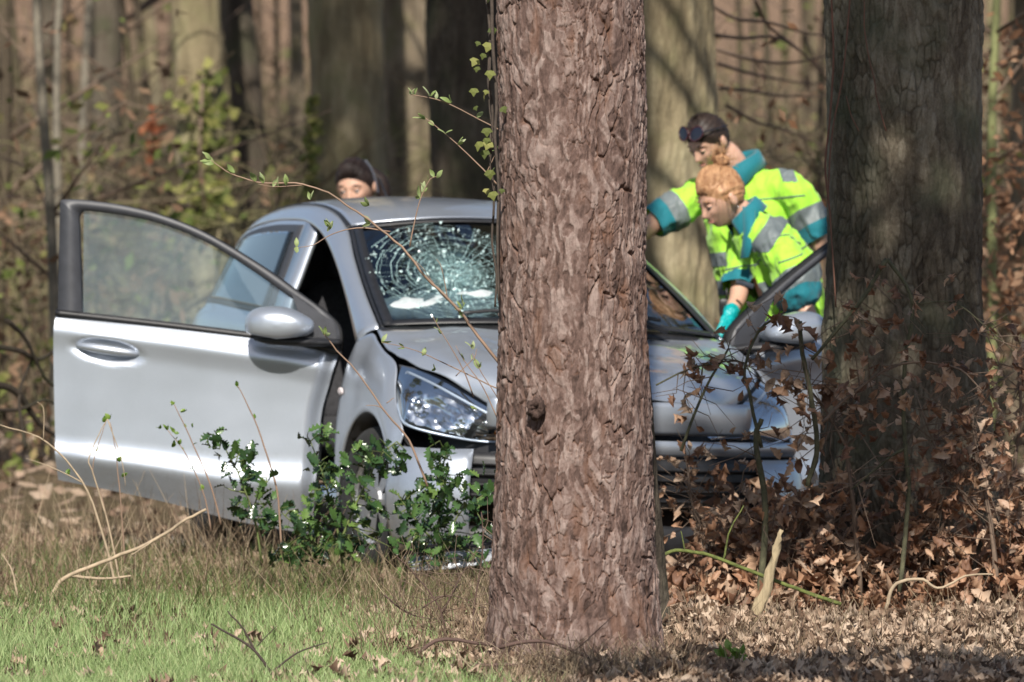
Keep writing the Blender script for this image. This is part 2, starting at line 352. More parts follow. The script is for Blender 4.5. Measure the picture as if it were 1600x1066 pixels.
# big oak in the shade at the right
YO = 23.0
oc = [(-.2, 1.47, YO, .37), (.15, 1.468, YO, .345), (.5, 1.458, YO, .315), (.8, 1.45, YO, .295), (1.1, 1.447, YO, .283), (1.5, 1.445, YO, .278), (1.9, 1.443, YO, .285), (2.2, 1.442, YO, .295), (3, 1.44, YO, .28), (7, 1.4, YO, .22), (13, 1.3, YO, .05)]
oak = tree('oak_tree', 'massive dark oak trunk in shade beside the two green shirts', M_oak, oc, 400, zrows(-.15, 2.6, 460, 13, 60), 'oak', 8, crown=0, flare=.05)
# sawn branch stub on the oak
st = W(1519, 44, YO-.12); ax = np.array([.55, -.83, .12]); ax /= np.linalg.norm(ax); loc = np.array(oak.location)
P_ = [st-ax*.10, st-ax*.03, st]; V_, F_ = tube(P_, [.055, .036, .032], 18); obj('branch_stub', V_-loc, F_[:-1], M_oak, oak)
V_, F_ = tube([st-ax*.001, st+ax*.002], [.0325, .028], 18); o = obj('sawn_face', V_-loc, F_, simple('sawn_wood', (.55, .43, .27), .8, var=.2, scale=40), oak); o['label'] = 'pale round sawn face of a cut branch'
# pale tree behind the two paramedics
YB = 29.6
bc = [(-.2, px(1006, YB), YB, .42), (.6, px(1004, YB), YB, .375), (1.2, px(1002, YB), YB, .365), (2.4, px(998, YB), YB, .35), (9, .5, YB, .26), (15, .4, YB, .05)]
tree('pale_tree', 'broad pale beige tree trunk directly behind the man with sunglasses', M_beige, bc, 300, zrows(-.15, 2.8, 240, 15, 50), 'ridge', 12, crown=1)
# dark slim leaning column behind the pine
YS = 21.4
sc_ = [(-.2, px(1000, YS), YS, .13), (.15, px(1000, YS), YS, .105), (.5, px(985, YS), YS, .095), (.9, px(975, YS), YS, .09), (1.6, px(955, YS), YS, .085), (3, px(930, YS), YS, .075), (8, px(880, YS), YS+.2, .03)]
tree('slim_column', 'slim dark leaning column half hidden at the right side of the pine', M_dark, sc_, 90, zrows(-.15, 2.2, 160, 8, 30), 'oak', 15, crown=None)
# trunks in the blurred wood behind the car
BG = [('tree', 'light trunk with ivy climbing its foot behind the open door', M_beige, [(340, 325, 43), (180, 312, 41), (0, 306, 39)], 38., 'ridge', 21),
      ('tree', 'dark leaning trunk next to the ivy covered one', M_dark, [(330, 400, 26), (150, 385, 26), (0, 368, 25)], 41., 'ridge', 22),
      ('tree', 'broad light brown trunk behind the dark haired woman', M_beige, [(320, 546, 58), (150, 542, 57), (0, 538, 58)], 36.5, 'ridge', 23),
      ('tree', 'mid brown trunk between the broad light trunk and the dark trunk', M_bgbark, [(310, 650, 37), (150, 643, 37), (0, 636, 36)], 40., 'ridge', 24),
      ('tree', 'dark wide trunk next to the pine, behind the car roof', M_dark, [(310, 730, 56), (150, 726, 56), (0, 722, 57)], 33.5, 'oak', 25),
      ('tree', 'olive trunk rising out of the frame beside the dark leaning trunk', M_bgbark, [(330, 470, 12), (0, 462, 12)], 48., 'ridge', 26),
      ('tree', 'grey trunk cut by the frame edge beyond the oak', M_bgbark, [(400, 1592, 16), (0, 1600, 15)], 34., 'ridge', 27)]
for nm, lb, mt, rows, Yt, kd, sd_ in BG:
    kk = Yt/FPX; ct = []
    for v, u, hw in rows: ct.append((1.65-(v-246)*kk, (u-800)*kk, Yt, hw*kk))
    (z1, x1, _, r1), (z2, x2, _, r2) = ct[0], ct[-1]; sl_ = (x2-x1)/(z2-z1)
    ct = [(-.2, x1-sl_*(z1+.2), Yt, r1*1.35), (.4, x1-sl_*(z1-.4), Yt, r1*1.08)]+ct+[(z2+4, x2+sl_*3, Yt, r2*.8), (13, x2+sl_*5, Yt, .04)]
    tree(nm, lb, mt, ct, 90, zrows(-.2, 3.2, 110, 13, 30), kd, sd_, crown=sd_ % 2)
# trees around the camera: unseen outside the frame; evergreen boughs added as shade, trunks mirrored in the paint
M_cr = ME_crown
def outtree(x, y, r, label, blobs=(), h=14, crown=0):
    t = tree('tree', label, M_bgbark, [(-.2, x, y, r*1.3), (1, x, y, r), (6, x, y, r*.8), (h, x, y, .04)], 40, np.linspace(-.2, h, 60), 'ridge', int(abs(x*13+y*7)), crown=crown, front=False)
    for i, (c, rr, n_) in enumerate(blobs):
        c = np.array(c)-np.array(t.location); V_, F_ = needleset(50+i+int(abs(x*7)), c, rr, n_, .26); obj('foliage', V_, F_, M_needle, t, False)  # foliage clumps sized and placed for the shade they cast
        V_, F_ = tube([(0, 0, c[2]-1.0), c*.5+np.array([0, 0, c[2]*.5-.4]), c], [.09, .06, .02], 6); obj('limb', V_, F_, M_bgbark, t)
    return t
outtree(4.3, 13.2, .28, 'unseen evergreen tree outside the frame, boughs placed to shade the oak', [((1.75, 14., 9.25), (1.15, 1.0, 1.1), 860), ((1.0, 11.6, 6.75), (1.3, .7, .5), 190), ((3.4, 15.4, 10.2), (1.2, 1.2, 1.5), 500), ((.62, 14.3, 9.35), (.5, .5, .5), 70), ((.75, 14.1, 7.95), (.6, .45, .5), 130)])  # unseen; boughs placed to shade oak, brush, bonnet and foreground
outtree(-6.2, 25, .25, 'unseen evergreen tree added outside the frame to shade the left of the wood', [((-3.2, 24, 9), (.8, .9, .6), 150), ((-2.2, 27, 7.6), (.5, 1, .4), 120), ((-4.2, 27, 9.5), (1.0, 1, .7), 150)])  # added out of view to throw patchy shade on the left wood
outtree(7.0, 29, .25, 'unseen evergreen tree added outside the frame to shade the right of the wood', [((2.2, 27, 8.4), (.9, 1, .6), 120), ((.9, 28, 10.2), (.35, .8, 1.2), 130), ((-.4, 25.5, 9.6), (.35, .8, 1.3), 150)])  # likewise added unseen, for patchy shade behind the car
for (x, y, r, lb) in [(-6.5, 3, .25, 'bare tree outside the frame left of the camera'), (-3.2, -9, .3, 'bare tree behind the camera'), (5.5, -6, .3, 'bare tree behind the camera on the right'), (-9, 14, .3, 'bare tree outside the frame beside the grass'), (-5.2, 20, .2, 'bare tree outside the frame beyond the open door'), (9, 22, .3, 'bare tree outside the frame beyond the oak'), (-8.5, 27, .25, 'bare tree outside the frame far beyond the door'), (1.2, -16, .35, 'bare tree far behind the camera')]:
    outtree(x, y, r, lb)
# thin saplings in the wood
SAP = [(65, 90, 33, 'pale'), (95, 92, 36, 'pale'), (135, 128, 44, 'pale'), (188, 262, 40, 'lean'), (212, 268, 43, 'lean'), (20, 45, 45, ''), (150, 150, 58, ''), (240, 236, 62, ''), (430, 455, 52, ''), (455, 448, 66, ''), (1150, 1165, 48, ''), (1195, 1210, 42, ''), (1230, 1222, 60, ''), (1262, 1275, 52, ''), (1556, 1546, 31, 'green'), (1575, 1582, 45, ''), (400, 412, 70, ''), (5, -5, 38, ''), (110, 100, 70, ''), (300, 290, 75, ''), (1180, 1185, 75, ''), (1285, 1280, 40, ''), (180, 176, 50, ''), (345, 352, 60, ''), (1545, 1560, 60, '')]
saplab = {'pale': 'pale grey sapling in the blurred wood above the open door', 'lean': 'slender leaning sapling left of the ivy covered trunk', 'green': 'thin greenish sapling close behind the oak', '': 'thin bare brown sapling in the far blurred wood'}
M_green = simple('greenish_bark', (.17, .18, .075), .9, var=.3, scale=9)
for i, (u0, u1, Ys, kd) in enumerate(SAP):
    kk = Ys/FPX; xt = (u0-800)*kk; xb = (u1-800)*kk; r = .028+.016*random.random() if kd else .03+.03*random.random()
    root = empty('sapling', (xb, Ys, gz1(xb, Ys))); tag(root, saplab[kd], 'sapling', {'pale': 'pale saplings', 'lean': 'leaning saplings', 'green': None, '': 'thin saplings in the far wood'}[kd])
    zt = 1.65+246*kk; P_ = []
    for t in np.linspace(0, 2.0, 16):
        P_.append((( xt-xb)*t+.06*math.sin(t*5+i)*r*12*min(1, t), .05*math.sin(t*4+i*2), zt*t))
    V_, F_ = tube(P_, np.linspace(r, r*.35, 16), 8); obj('trunk', V_, F_, {'pale': M_birch, 'green': M_green}.get(kd, M_bgbark), root)
    mb = MB(); rg = np.random.default_rng(100+i)
    for q in range(16):
        j = rg.integers(3, 15); a = rg.uniform(0, 6.28); L = rg.uniform(.5, 1.3); p0 = np.array(P_[j]); d = np.array([math.cos(a), math.sin(a)*.6, rg.uniform(.1, .9)])
        mb.tube([p0, p0+d*L*.5+rg.normal(0, .05, 3), p0+d*L+rg.normal(0, .12, 3)], [r*.35, r*.2, .004], 4)
    mb.build('branches', M_twig, root)['kind'] = 'stuff'
rg = np.random.default_rng(61); vtree = [trunk_mesh([(-.2, 0, 0, r_*1.25), (.5, 0, 0, r_), (3, .1*sg_, 0, r_*.85), (7, .5*sg_, 0, r_*.6), (11, .4*sg_, 0, .02)], 24, np.linspace(-.2, 11, 60), 'ridge', 300+i_, False) for i_, (r_, sg_) in enumerate([(.10, 1), (.14, -1), (.07, 2)])]
for i in range(46):
    Yt = 46+46*((i*.618) % 1); xt = ((rg.uniform(-60, 1660) if i < 16 else rg.choice([rg.uniform(-1500, -80), rg.uniform(1680, 3100)]))-800)/FPX*Yt; t = empty('tree', (xt, Yt, gz1(xt, Yt)), rg.uniform(0, 6.28)); tag(t, 'slim bare trunk deep in the blurred wood', 'tree', 'slim trunks deep in the wood'); o = link('trunk', vtree[i % 3], [M_bgbark, M_dark, M_beige][i % 3], t); c = link('crown', ME_crown[i % 2], M_bgbark, t); c.scale = (.8, .8, .8); t.rotation_euler[0] = rg.normal(0, .03); t.rotation_euler[1] = rg.normal(0, .05)
# brushwood and dead leaves hanging in the far wood (uncountable)
rg = np.random.default_rng(77); n = 8200
Yb = 33+64*rg.random(n)**.9; xb = np.where(rg.random(n) < .56, rg.uniform(-1, 1, n)*1000, rg.uniform(-1, 1, n)*2600)/FPX*Yb; kp = ~((Yb < 36) & (xb > -1.7) & (xb < .9)); Yb, xb = Yb[kp], xb[kp]; n = len(Yb)
h = (.3+2.9*rg.random(n)**1.3)*(.6+.4*Yb/60); a = rg.uniform(0, 6.283, n); ln_ = rg.uniform(0, 1.1, n)**1.5*h*1.3; P0 = np.stack([xb, Yb, 0*xb-.02], 1); P1 = P0+np.stack([ln_*.3*np.cos(a), ln_*.2*np.sin(a), h*.6], 1)+rg.normal(0, .06, (n, 3)); P2 = P0+np.stack([ln_*np.cos(a), ln_*.5*np.sin(a), h*rg.uniform(.75, 1, n)], 1); r = rg.uniform(.003, .011, n)*(.6+Yb/70); tn = rg.random(n)
A0, A1, A2, AR, AT = [P0], [P1], [P2], [r], [tn]
for q in range(3):
    d = np.stack([rg.normal(0, .7, n), rg.normal(0, .35, n), rg.normal(.15, .35, n)], 1)*h[:, None]; A0.append(P1); A1.append(P1+d*.22+rg.normal(0, .05, (n, 3))); A2.append(P1+d*.45+rg.normal(0, .05, (n, 3))-np.array([0, 0, .05])); AR.append(r*.55); AT.append(tn)
V_, F_, at = stems3(np.concatenate(A0), np.concatenate(A1), np.concatenate(A2), np.concatenate(AR), np.concatenate(AT))
M_brush = leafmat('brushwood', [(0, (.06, .044, .03)), (.35, (.14, .105, .07)), (.6, (.22, .175, .115)), (.8, (.17, .165, .07)), (1, (.32, .27, .18))], .9, 0)
tag(obj('brushwood', V_, F_, M_brush, None, True, at), 'tangle of bare brushwood filling the blurred wood behind the car', 'brushwood', kind='stuff')
def cards(P, sc, size, flat=.0):
    n = len(P); s_ = (size*rg.uniform(.6, 1.4, n)*sc)[:, None]; a = rg.normal(0, 1, (n, 3))*np.array([1, 1, 1-flat]); a /= np.linalg.norm(a, axis=1)[:, None]; b_ = np.cross(a, rg.normal(0, 1, (n, 3))+np.array([0, 0, flat*3])); b_ /= np.linalg.norm(b_, axis=1)[:, None]
    V = np.stack([P-a*s_, P-b_*s_*.45+a*s_*.1, P+a*s_, P+b_*s_*.5-a*s_*.1], 1).reshape(-1, 3); return V, np.arange(n*4).reshape(-1, 4), {'tint': np.repeat(rg.random(n), 4)}
n = 44000; Yb = 31+60*rg.random(n)**1.4; x = np.where(rg.random(n) < .6, rg.uniform(-1, 1, n)*900, rg.uniform(-1, 1, n)*2600)/FPX*Yb; z = np.abs(rg.normal(0, .9, n))*(.5+Yb/60); kp = ~((Yb < 36) & (x > -1.7) & (x < 1.0)) & (vnoise(np.stack([x*.8, Yb*.2, z*.8], 1), 5) > .05); P_ = np.stack([x, Yb, z], 1)[kp][:18500]
V_, F_, at = cards(P_, .7+P_[:, 1]/60, .035)
M_bgleaf = leafmat('woodland_leaves', [(0, (.10, .065, .04)), (.3, (.22, .14, .085)), (.5, (.36, .22, .14)), (.62, (.20, .21, .06)), (.8, (.09, .13, .03)), (.92, (.30, .34, .10)), (1, (.42, .30, .20))], .8, .3)
tag(obj('woodland_leaves', V_, F_, M_bgleaf, None, False, at), 'dead and green leaves scattered through the far brush', 'leaves', kind='stuff')
P_ = []
for i in range(1500):
    Yb = rg.uniform(27, 38); u = rg.uniform(1120, 1300) if rg.random() < .3 else rg.uniform(1530, 1640); v = rg.uniform(20, 520); v = v if rg.random() < (.35 if u < 1320 else 1)*(.25+v/400) else rg.uniform(300, 560); P_.append(W(u, v, Yb))
P_ = np.array(P_); V_, F_, at = cards(P_, np.ones(len(P_)), .032)
M_beech = leafmat('dry_beech_leaves', [(0, (.16, .075, .035)), (.5, (.34, .18, .10)), (1, (.50, .33, .21))], .7, .4)
tag(obj('beech_leaves', V_, F_, M_beech, None, False, at), 'orange brown dead beech leaves hanging behind the oak', 'leaves', kind='stuff')
n = 19000; Yb = rg.uniform(27, 95, n); P_ = np.stack([np.where(rg.random(n) < .6, rg.uniform(-1, 1, n)*900, rg.uniform(-1, 1, n)*2600)/FPX*Yb, Yb, 0*Yb+.03], 1); V_, F_, at = cards(P_, .8+Yb/70, .04, .6); V_[:, 2] += gz(V_[:, 0], V_[:, 1])
M_litter = leafmat('leaf_litter', [(0, (.09, .052, .032)), (.25, (.22, .145, .10)), (.55, (.42, .31, .225)), (.8, (.56, .44, .335)), (1, (.26, .135, .07))], .75, .2)
tag(obj('far_leaf_litter', V_, F_, M_litter, None, False, at), 'dead leaves covering the woodland floor behind the car', 'leaves', kind='stuff')
# dark twigs crossing in front of the blurred wood, right of the pale tree
mb = MB()
for pl in [[(1112, 8), (1150, 30), (1200, 35), (1250, 50), (1300, 58)], [(1118, 55), (1160, 60), (1210, 58), (1250, 80), (1285, 112)], [(1122, 100), (1160, 112), (1205, 122), (1260, 130), (1300, 131)], [(1122, 78), (1180, 95), (1240, 98), (1300, 85)], [(1125, 138), (1170, 142), (1220, 150), (1300, 150)], [(1135, 165), (1180, 190), (1230, 205), (1300, 235)], [(1180, 0), (1200, 40), (1245, 75), (1300, 130)]]:
    Yt = 30+random.random()*3; P_ = cr([W(u, v, Yt+.2*i) for i, (u, v) in enumerate(pl)], 12); mb.tube(P_, np.linspace(.011, .004, 12), 5)
t_ = empty('beech_branch', (px(1110, 30.5), 30.5, 0)); V0 = np.array(mb.V)-np.array(t_.location); obj('twig', V0, mb.F, M_twig, t_); tag(t_, 'dark bare twigs crossing the blurred wood right of the pale trunk', 'branch')

# rusty bracken and dark dead branches beside the door, out of focus
P_ = np.array([W(238+rg.normal(0, 6), 215+rg.normal(0, 22), 41+rg.normal(0, .2)) for _ in range(70)]); V_, F_, at = cards(P_, np.ones(70), .045); bk = empty('bracken', tuple(W(238, 260, 41))); tag(bk, 'rust coloured bracken patch between the saplings above the door', 'bracken'); o = obj('fronds', V_-np.array(bk.location), F_, leafmat('rusty_bracken', [(0, (.30, .09, .04)), (1, (.50, .20, .10))], .8, .3), bk, False, at); o['kind'] = 'stuff'
V_, F_ = tube([W(240, 275, 41), W(238, 190, 41)], .01, 5); obj('stem', V_-np.array(bk.location), F_, M_twig, bk)
db = empty('dead_branch', tuple(W(30, 660, 27.5))); tag(db, 'dark dead branches lying behind the rear edge of the open door', 'branch')
for pl, r in [([(-20, 540), (30, 548), (60, 562), (95, 540)], .016), ([(-20, 598), (25, 612), (60, 660), (100, 690)], .02), ([(10, 500), (40, 530), (70, 590), (98, 610)], .012), ([(-20, 640), (30, 640), (70, 625), (98, 640)], .012), ([(40, 700), (30, 620), (50, 560)], .012)]:
    V_, F_ = tube(cr([W(u, v, 27.5+.1*i) for i, (u, v) in enumerate(pl)], 14), np.linspace(r, r*.4, 14), 6); obj('stem', V_-np.array(db.location), F_, M_dark, db)
# ------------------------------------------------------------------ the silver hatchback (x forward, y to its left, z up)
car = empty('hatchback_car', (.50, 23.7, 0)); tag(car, 'silver hatchback with a smashed windscreen and both front doors open, crashed behind the pine', 'car')
CROT = Matrix.Rotation(rad(-71), 3, 'Z') @ Matrix.Rotation(rad(-2.5), 3, 'X'); car.rotation_euler = CROT.to_euler()
CRn = np.array(CROT); CTn = np.array([.50, 23.7, 0])
def pcar(u, v, pt, n):
    """photo pixel -> point on a plane given in car coordinates"""
    o = CRn.T@(CO-CTn); d = CRn.T@ray(u, v); n = np.array(n, float); t = (np.array(pt, float)-o)@n/(d@n); return o+d*t
def paint():
    m, nt, b = newmat('silver_paint'); n = noise(nt, 900, 2, .5); n2 = noise(nt, 2.5, 4, .6)
    c = ramp(nt, n, [(.3, (.40, .44, .50)), (.7, (.53, .57, .64))])
    tc = nt.nodes.new('ShaderNodeTexCoord').outputs['Object']; sx = nt.nodes.new('ShaderNodeSeparateXYZ'); nt.links.new(tc, sx.inputs[0]); n3 = noise(nt, 14, 6, .75, tc); n4 = noise(nt, 90, 3, .6, tc)
    low = math_(nt, 'SUBTRACT', 1.0, math_(nt, 'MULTIPLY', sx.outputs[2], 1.9), True); mud = math_(nt, 'MULTIPLY', math_(nt, 'MULTIPLY', low, ramp(nt, n3, [(.42, (0, 0, 0)), (.75, (1, 1, 1))])), ramp(nt, n4, [(.35, (.25, .25, .25)), (.65, (1, 1, 1))]), True)
    nt.links.new(mixc(nt, math_(nt, 'MULTIPLY', mud, .8), c, (.20, .165, .125)), b.inputs['Base Color'])
    b.inputs['Metallic'].default_value = .65; b.inputs['Specular IOR Level'].default_value = .5
    nt.links.new(ramp(nt, n2, [(.3, (.30, .30, .30)), (.75, (.42, .42, .42))]), b.inputs['Roughness'])
    b.inputs['Coat Weight'].default_value = .8; b.inputs['Coat Roughness'].default_value = .05
    return m
M_paint = paint()
M_black = simple('black_plastic', (.018, .018, .02), .45, var=.3, scale=40)
M_frame = simple('black_window_trim', (.045, .047, .055), .5, var=.15, scale=20)
M_rubber = simple('rubber', (.012, .012, .013), .75, var=.3)
M_tyre = simple('tyre_rubber', (.02, .02, .02), .85, var=.3, scale=30)
M_rim = simple('rim_metal', (.45, .46, .48), .35, .8, var=.1)
M_int = simple('dark_interior', (.02, .02, .022), .8, var=.3)
M_seat = simple('seat_fabric', (.03, .03, .034), .95, var=.4, scale=60)
M_chrome = simple('lamp_reflector', (.75, .77, .80), .12, 1., var=.1, scale=30)
M_amber = simple('amber_lens', (.75, .22, .03), .2, var=.2)
M_airbag = simple('airbag_cloth', (.42, .46, .47), .9, var=.2, scale=25, bumpd=.01)
M_glass = glassmat('door_glass', (.66, .76, .80), 2.4, .10, (.42, .56, .66))
M_sideglass = glassmat('side_glass', (.30, .36, .38), 2.2, .03, (.4, .5, .55))
M_lens = glassmat('lamp_lens', (.9, .93, .96), 1.2, .02)
M_skirt = simple('silver_scuffed', (.42, .44, .47), .5, .3, var=.2, scale=6)
def cobj(name, V, Fc, mat, parent=car, smooth=True, th=None): 
    o = obj(name, V, Fc, mat, parent, smooth)
    if th: solid(o, th, 0)
    return o
def mir(V): V = np.array(V, float).copy(); V[..., 1] *= -1; return V
def patch(name, G, nu, nv, mat, parent=car, th=.004, both=False):
    P = patchpts(G, nu, nv).reshape(-1, 3); o = cobj(name, P, gridfaces(nu, nv), mat, parent, True, th)
    if both: cobj(name, mir(P), gridfaces(nu, nv, True), mat, parent, True, th)
    return o
def sweep(name, A, B, mat, n=24, parent=car, th=.006, both=False, bulge=None):
    """strip between two curves, optionally crowned along a middle curve"""
    rows = [A, B] if bulge is None else [A, bulge, B]
    S_ = [cr(r, n) for r in rows]; nv = 7 if bulge is not None else 2
    P = np.transpose(cr(np.array(S_), nv), (1, 0, 2)).reshape(-1, 3); o = cobj(name, P, gridfaces(n, nv), mat, parent, True, th)
    if both: cobj(name, mir(P), gridfaces(n, nv, True), mat, parent, True, th)
    return o
# bonnet (buckled a little by the crash)
H = []
for x0, x1, w, zc, ze in [(-.17, -.42, .45, .735, .652), (-.25, -.50, .54, .772, .708), (-.42, -.60, .635, .832, .772), (-.66, -.74, .712, .89, .815), (-.88, -.95, .752, .932, .868), (-1.0, -1.15, .738, .955, .938)]:
    H.append([(x0+(x1-x0)*abs(t)**2.2, w*t, ze+(zc-ze)*(1-abs(t)**2.6)+.012*math.exp(-((abs(t)-.72)/.14)**2)) for t in (-1, -.86, -.6, -.3, 0, .3, .6, .86, 1)])
P = patchpts(H, 44, 60); P[..., 2] += .010*fbm(P.reshape(-1, 3)*np.array([5, 3.3, 0]), 3, 9).reshape(44, 60)
cobj('bonnet', P.reshape(-1, 3), gridfaces(44, 60), M_paint, car, True, .006)
# windscreen
WS = []
for t, x_s, x_c, w, zs_, zc in [(0, -1.15, -.985, .71, .952, .985), (.33, -1.46, -1.30, .675, 1.09, 1.125), (.66, -1.77, -1.63, .625, 1.225, 1.27), (1, -2.06, -1.95, .565, 1.343, 1.395)]:
    WS.append([(x_c+(x_s-x_c)*abs(s)**2.3, w*s, zc+(zs_-zc)*abs(s)**2.3) for s in (-1, -.75, -.5, -.25, 0, .25, .5, .75, 1)])
WP = patchpts(WS, 40, 60)
def wsp(t, s):
    """point of the windscreen: t 0 base..1 top, s -1 (car's right) .. 1"""
    a = np.clip(t, 0, .9999)*39; b_ = np.clip((s+1)/2, 0, .9999)*59; i = int(a); j = int(b_); fa, fb = a-i, b_-j
    return (WP[i, j]*(1-fa)*(1-fb)+WP[i+1, j]*fa*(1-fb)+WP[i, j+1]*(1-fa)*fb+WP[i+1, j+1]*fa*fb)
m, nt, b = newmat('windscreen_glass'); out = nt.nodes['Material Output']
tr = nt.nodes.new('ShaderNodeBsdfTransparent'); tr.inputs[0].default_value = (.40, .48, .52, 1)
gl = nt.nodes.new('ShaderNodeBsdfGlossy'); gl.inputs['Roughness'].default_value = .01
fr = nt.nodes.new('ShaderNodeFresnel'); fr.inputs[0].default_value = 1.45
mx = nt.nodes.new('ShaderNodeMixShader'); nt.links.new(math_(nt, 'MULTIPLY', fr.outputs[0], 1.9, True), mx.inputs[0]); nt.links.new(tr.outputs[0], mx.inputs[1]); nt.links.new(gl.outputs[0], mx.inputs[2])
# crushed, frosted glass round the point of impact
tcn = nt.nodes.new('ShaderNodeTexCoord').outputs['Object']; vs_ = nt.nodes.new('ShaderNodeVectorMath'); vs_.operation = 'SUBTRACT'
cc_ = wsp(.45, -.50); vs_.inputs[1].default_value = tuple(cc_); nt.links.new(tcn, vs_.inputs[0])
mp = nt.nodes.new('ShaderNodeMapping'); mp.inputs['Scale'].default_value = (1.75, 3.0, 1.75); nt.links.new(vs_.outputs[0], mp.inputs[0])
ln = nt.nodes.new('ShaderNodeVectorMath'); ln.operation = 'LENGTH'; nt.links.new(mp.outputs[0], ln.inputs[0])
vo = nt.nodes.new('ShaderNodeTexVoronoi'); vo.inputs['Scale'].default_value = 60; nt.links.new(tcn, vo.inputs['Vector'])
nn = noise(nt, 9, 5, .7, tcn); fz = math_(nt, 'MULTIPLY', ramp(nt, math_(nt, 'ADD', ln.outputs['Value'], math_(nt, 'MULTIPLY', nn, .9)), [(.42, (.5, .5, .5)), (.78, (.20, .20, .20)), (1.0, (0, 0, 0))]), math_(nt, 'MULTIPLY', vo.outputs['Color'], 1.0))
df = nt.nodes.new('ShaderNodeBsdfDiffuse'); df.inputs[0].default_value = (.30, .52, .53, 1); m2 = nt.nodes.new('ShaderNodeMixShader'); nt.links.new(fz, m2.inputs[0]); nt.links.new(mx.outputs[0], m2.inputs[1]); nt.links.new(df.outputs[0], m2.inputs[2]); nt.links.new(m2.outputs[0], out.inputs[0]); nt.nodes.remove(b)
wo = cobj('windscreen', WP.reshape(-1, 3), gridfaces(40, 60), m); wo['label'] = 'windscreen with a large spider web of cracks'
# cracks: thin raised ribbons, rays and broken rings round the impact
rg = np.random.default_rng(5); mb = MB(); c0 = np.array([.45, -.50])
def ribbon(pts, w):
    Q = np.array([wsp(*p) for p in pts]); nrm = np.array([.42, 0, .9]); T = np.gradient(Q, axis=0); S_ = np.cross(T, nrm); S_ /= np.linalg.norm(S_, axis=1)[:, None]+1e-9
    w_ = w*np.linspace(1, .6, len(Q))[:, None]; A = Q+S_*w_+nrm*.003; B_ = Q-S_*w_+nrm*.003
    V_ = np.empty((2*len(Q), 3)); V_[0::2] = A; V_[1::2] = B_; mb.add(V_, [(2*i, 2*i+1, 2*i+3, 2*i+2) for i in range(len(Q)-1)])
rad_ = lambda a: np.array([.50*math.sin(a)*(1 if math.sin(a) > 0 else .85), .52*math.cos(a)*(1.25 if math.cos(a) > 0 else .98)])
NR = 46; ra_ = np.sort((np.arange(NR)+rg.uniform(-.35, .35, NR))/NR*2*math.pi); rk = np.cumsum(rg.uniform(.02, .06, 26)); rk = rk/rk[-1]*1.0; jit_ = 1+rg.normal(0, .014, (26, NR)); aj = ra_[None]+np.cumsum(rg.normal(0, .007, (26, NR)), 0)
node = lambda k_, i_: np.clip(c0+rad_(aj[k_, i_ % NR])*rk[k_]*jit_[k_, i_ % NR], [.01, -.965], [.98, .9])
for i_ in range(NR):
    k0, k1 = rg.integers(0, 4), rg.integers(17, 26); ribbon([node(k_, i_) for k_ in range(k0, k1)], rg.uniform(.0004, .0009))
for k_ in range(26):
    i_ = 0
    while i_ < NR:
        L = rg.integers(2, 9)
        if rg.random() < .72: ribbon([q_ for j_ in range(i_, min(i_+L, NR)+1) for q_ in ([node(k_, j_)] if j_ == i_ else [(node(k_, j_-1)+node(k_, j_))/2+rg.normal(0, .0015, 2), node(k_, j_)])], rg.uniform(.0004, .0012))
        i_ += L+rg.integers(0, 2)
M_crack = simple('fractured_glass', (.50, .74, .74), .25, var=.3, scale=50, spec=.8)
mb.build('crack', M_crack, wo, False)
mb = MB()
for i in range(420):
    a = rg.uniform(0, 6.28); r = rg.random()**.6; p = wsp(*np.clip(c0+rad_(a)*r, [.01, -.97], [.97, .9])); s_ = rg.uniform(.002, .0055); q = rg.normal(0, 1, (4, 3))*s_; mb.add(p+np.array([.42, 0, .9])*.004+q, [(0, 1, 2), (0, 2, 3), (0, 3, 1), (1, 3, 2)])
mb.build('glass_crumb', simple('glass_crumbs', (.65, .85, .84), .12, var=.2, spec=1.), wo, False)['kind'] = 'stuff'
# black ceramic edge of the windscreen
edge = lambda s, ts: [wsp(t, s)+np.array([.004, 0, .006]) for t in ts]
for s0, s1 in ((-.999, -.945), (.945, .999)): sweep('windscreen_seal', edge(s0, np.linspace(0, 1, 8)), edge(s1, np.linspace(0, 1, 8)), M_black, 24, wo, .002)
sweep('windscreen_seal', [wsp(.999, s)+np.array([.004, 0, .006]) for s in np.linspace(-1, 1, 9)], [wsp(.955, s)+np.array([.004, 0, .006]) for s in np.linspace(-1, 1, 9)], M_black, 30, wo, .002)
sweep('windscreen_seal', [wsp(.0, s)+np.array([.004, 0, .006]) for s in np.linspace(-1, 1, 9)], [wsp(.045, s)+np.array([.004, 0, .006]) for s in np.linspace(-1, 1, 9)], M_black, 30, wo, .002)
# cowl and wipers
sweep('cowl', [(-1.16, -.73, .945), (-1.03, -.35, .972), (-.985, 0, .978), (-1.03, .35, .972), (-1.16, .73, .945)], [(-1.12, -.725, .935), (-.99, -.35, .945), (-.93, 0, .94), (-.99, .35, .945), (-1.12, .725, .935)], M_black, 30, car, .01)
for y0, y1, t1 in ((-.62, -.02, .07), (.02, .58, .06)):
    P_ = [wsp(.035+.03*math.sin(3*q)+t1*0, y0+(y1-y0)*q)+np.array([.03, 0, .028]) for q in np.linspace(0, 1, 10)]
    V_, F_ = tube(P_, .0085, 6); w_ = cobj('wiper', V_, F_, M_black); V_, F_ = tube([P_[5]+np.array([.004, 0, .01]), P_[2]*.4+P_[7]*.6+np.array([.03, 0, .012]), np.array([P_[9][0]+.09, P_[9][1], .975])], [.006, .009, .012], 6); cobj('wiper_arm', V_, F_, M_black, w_)
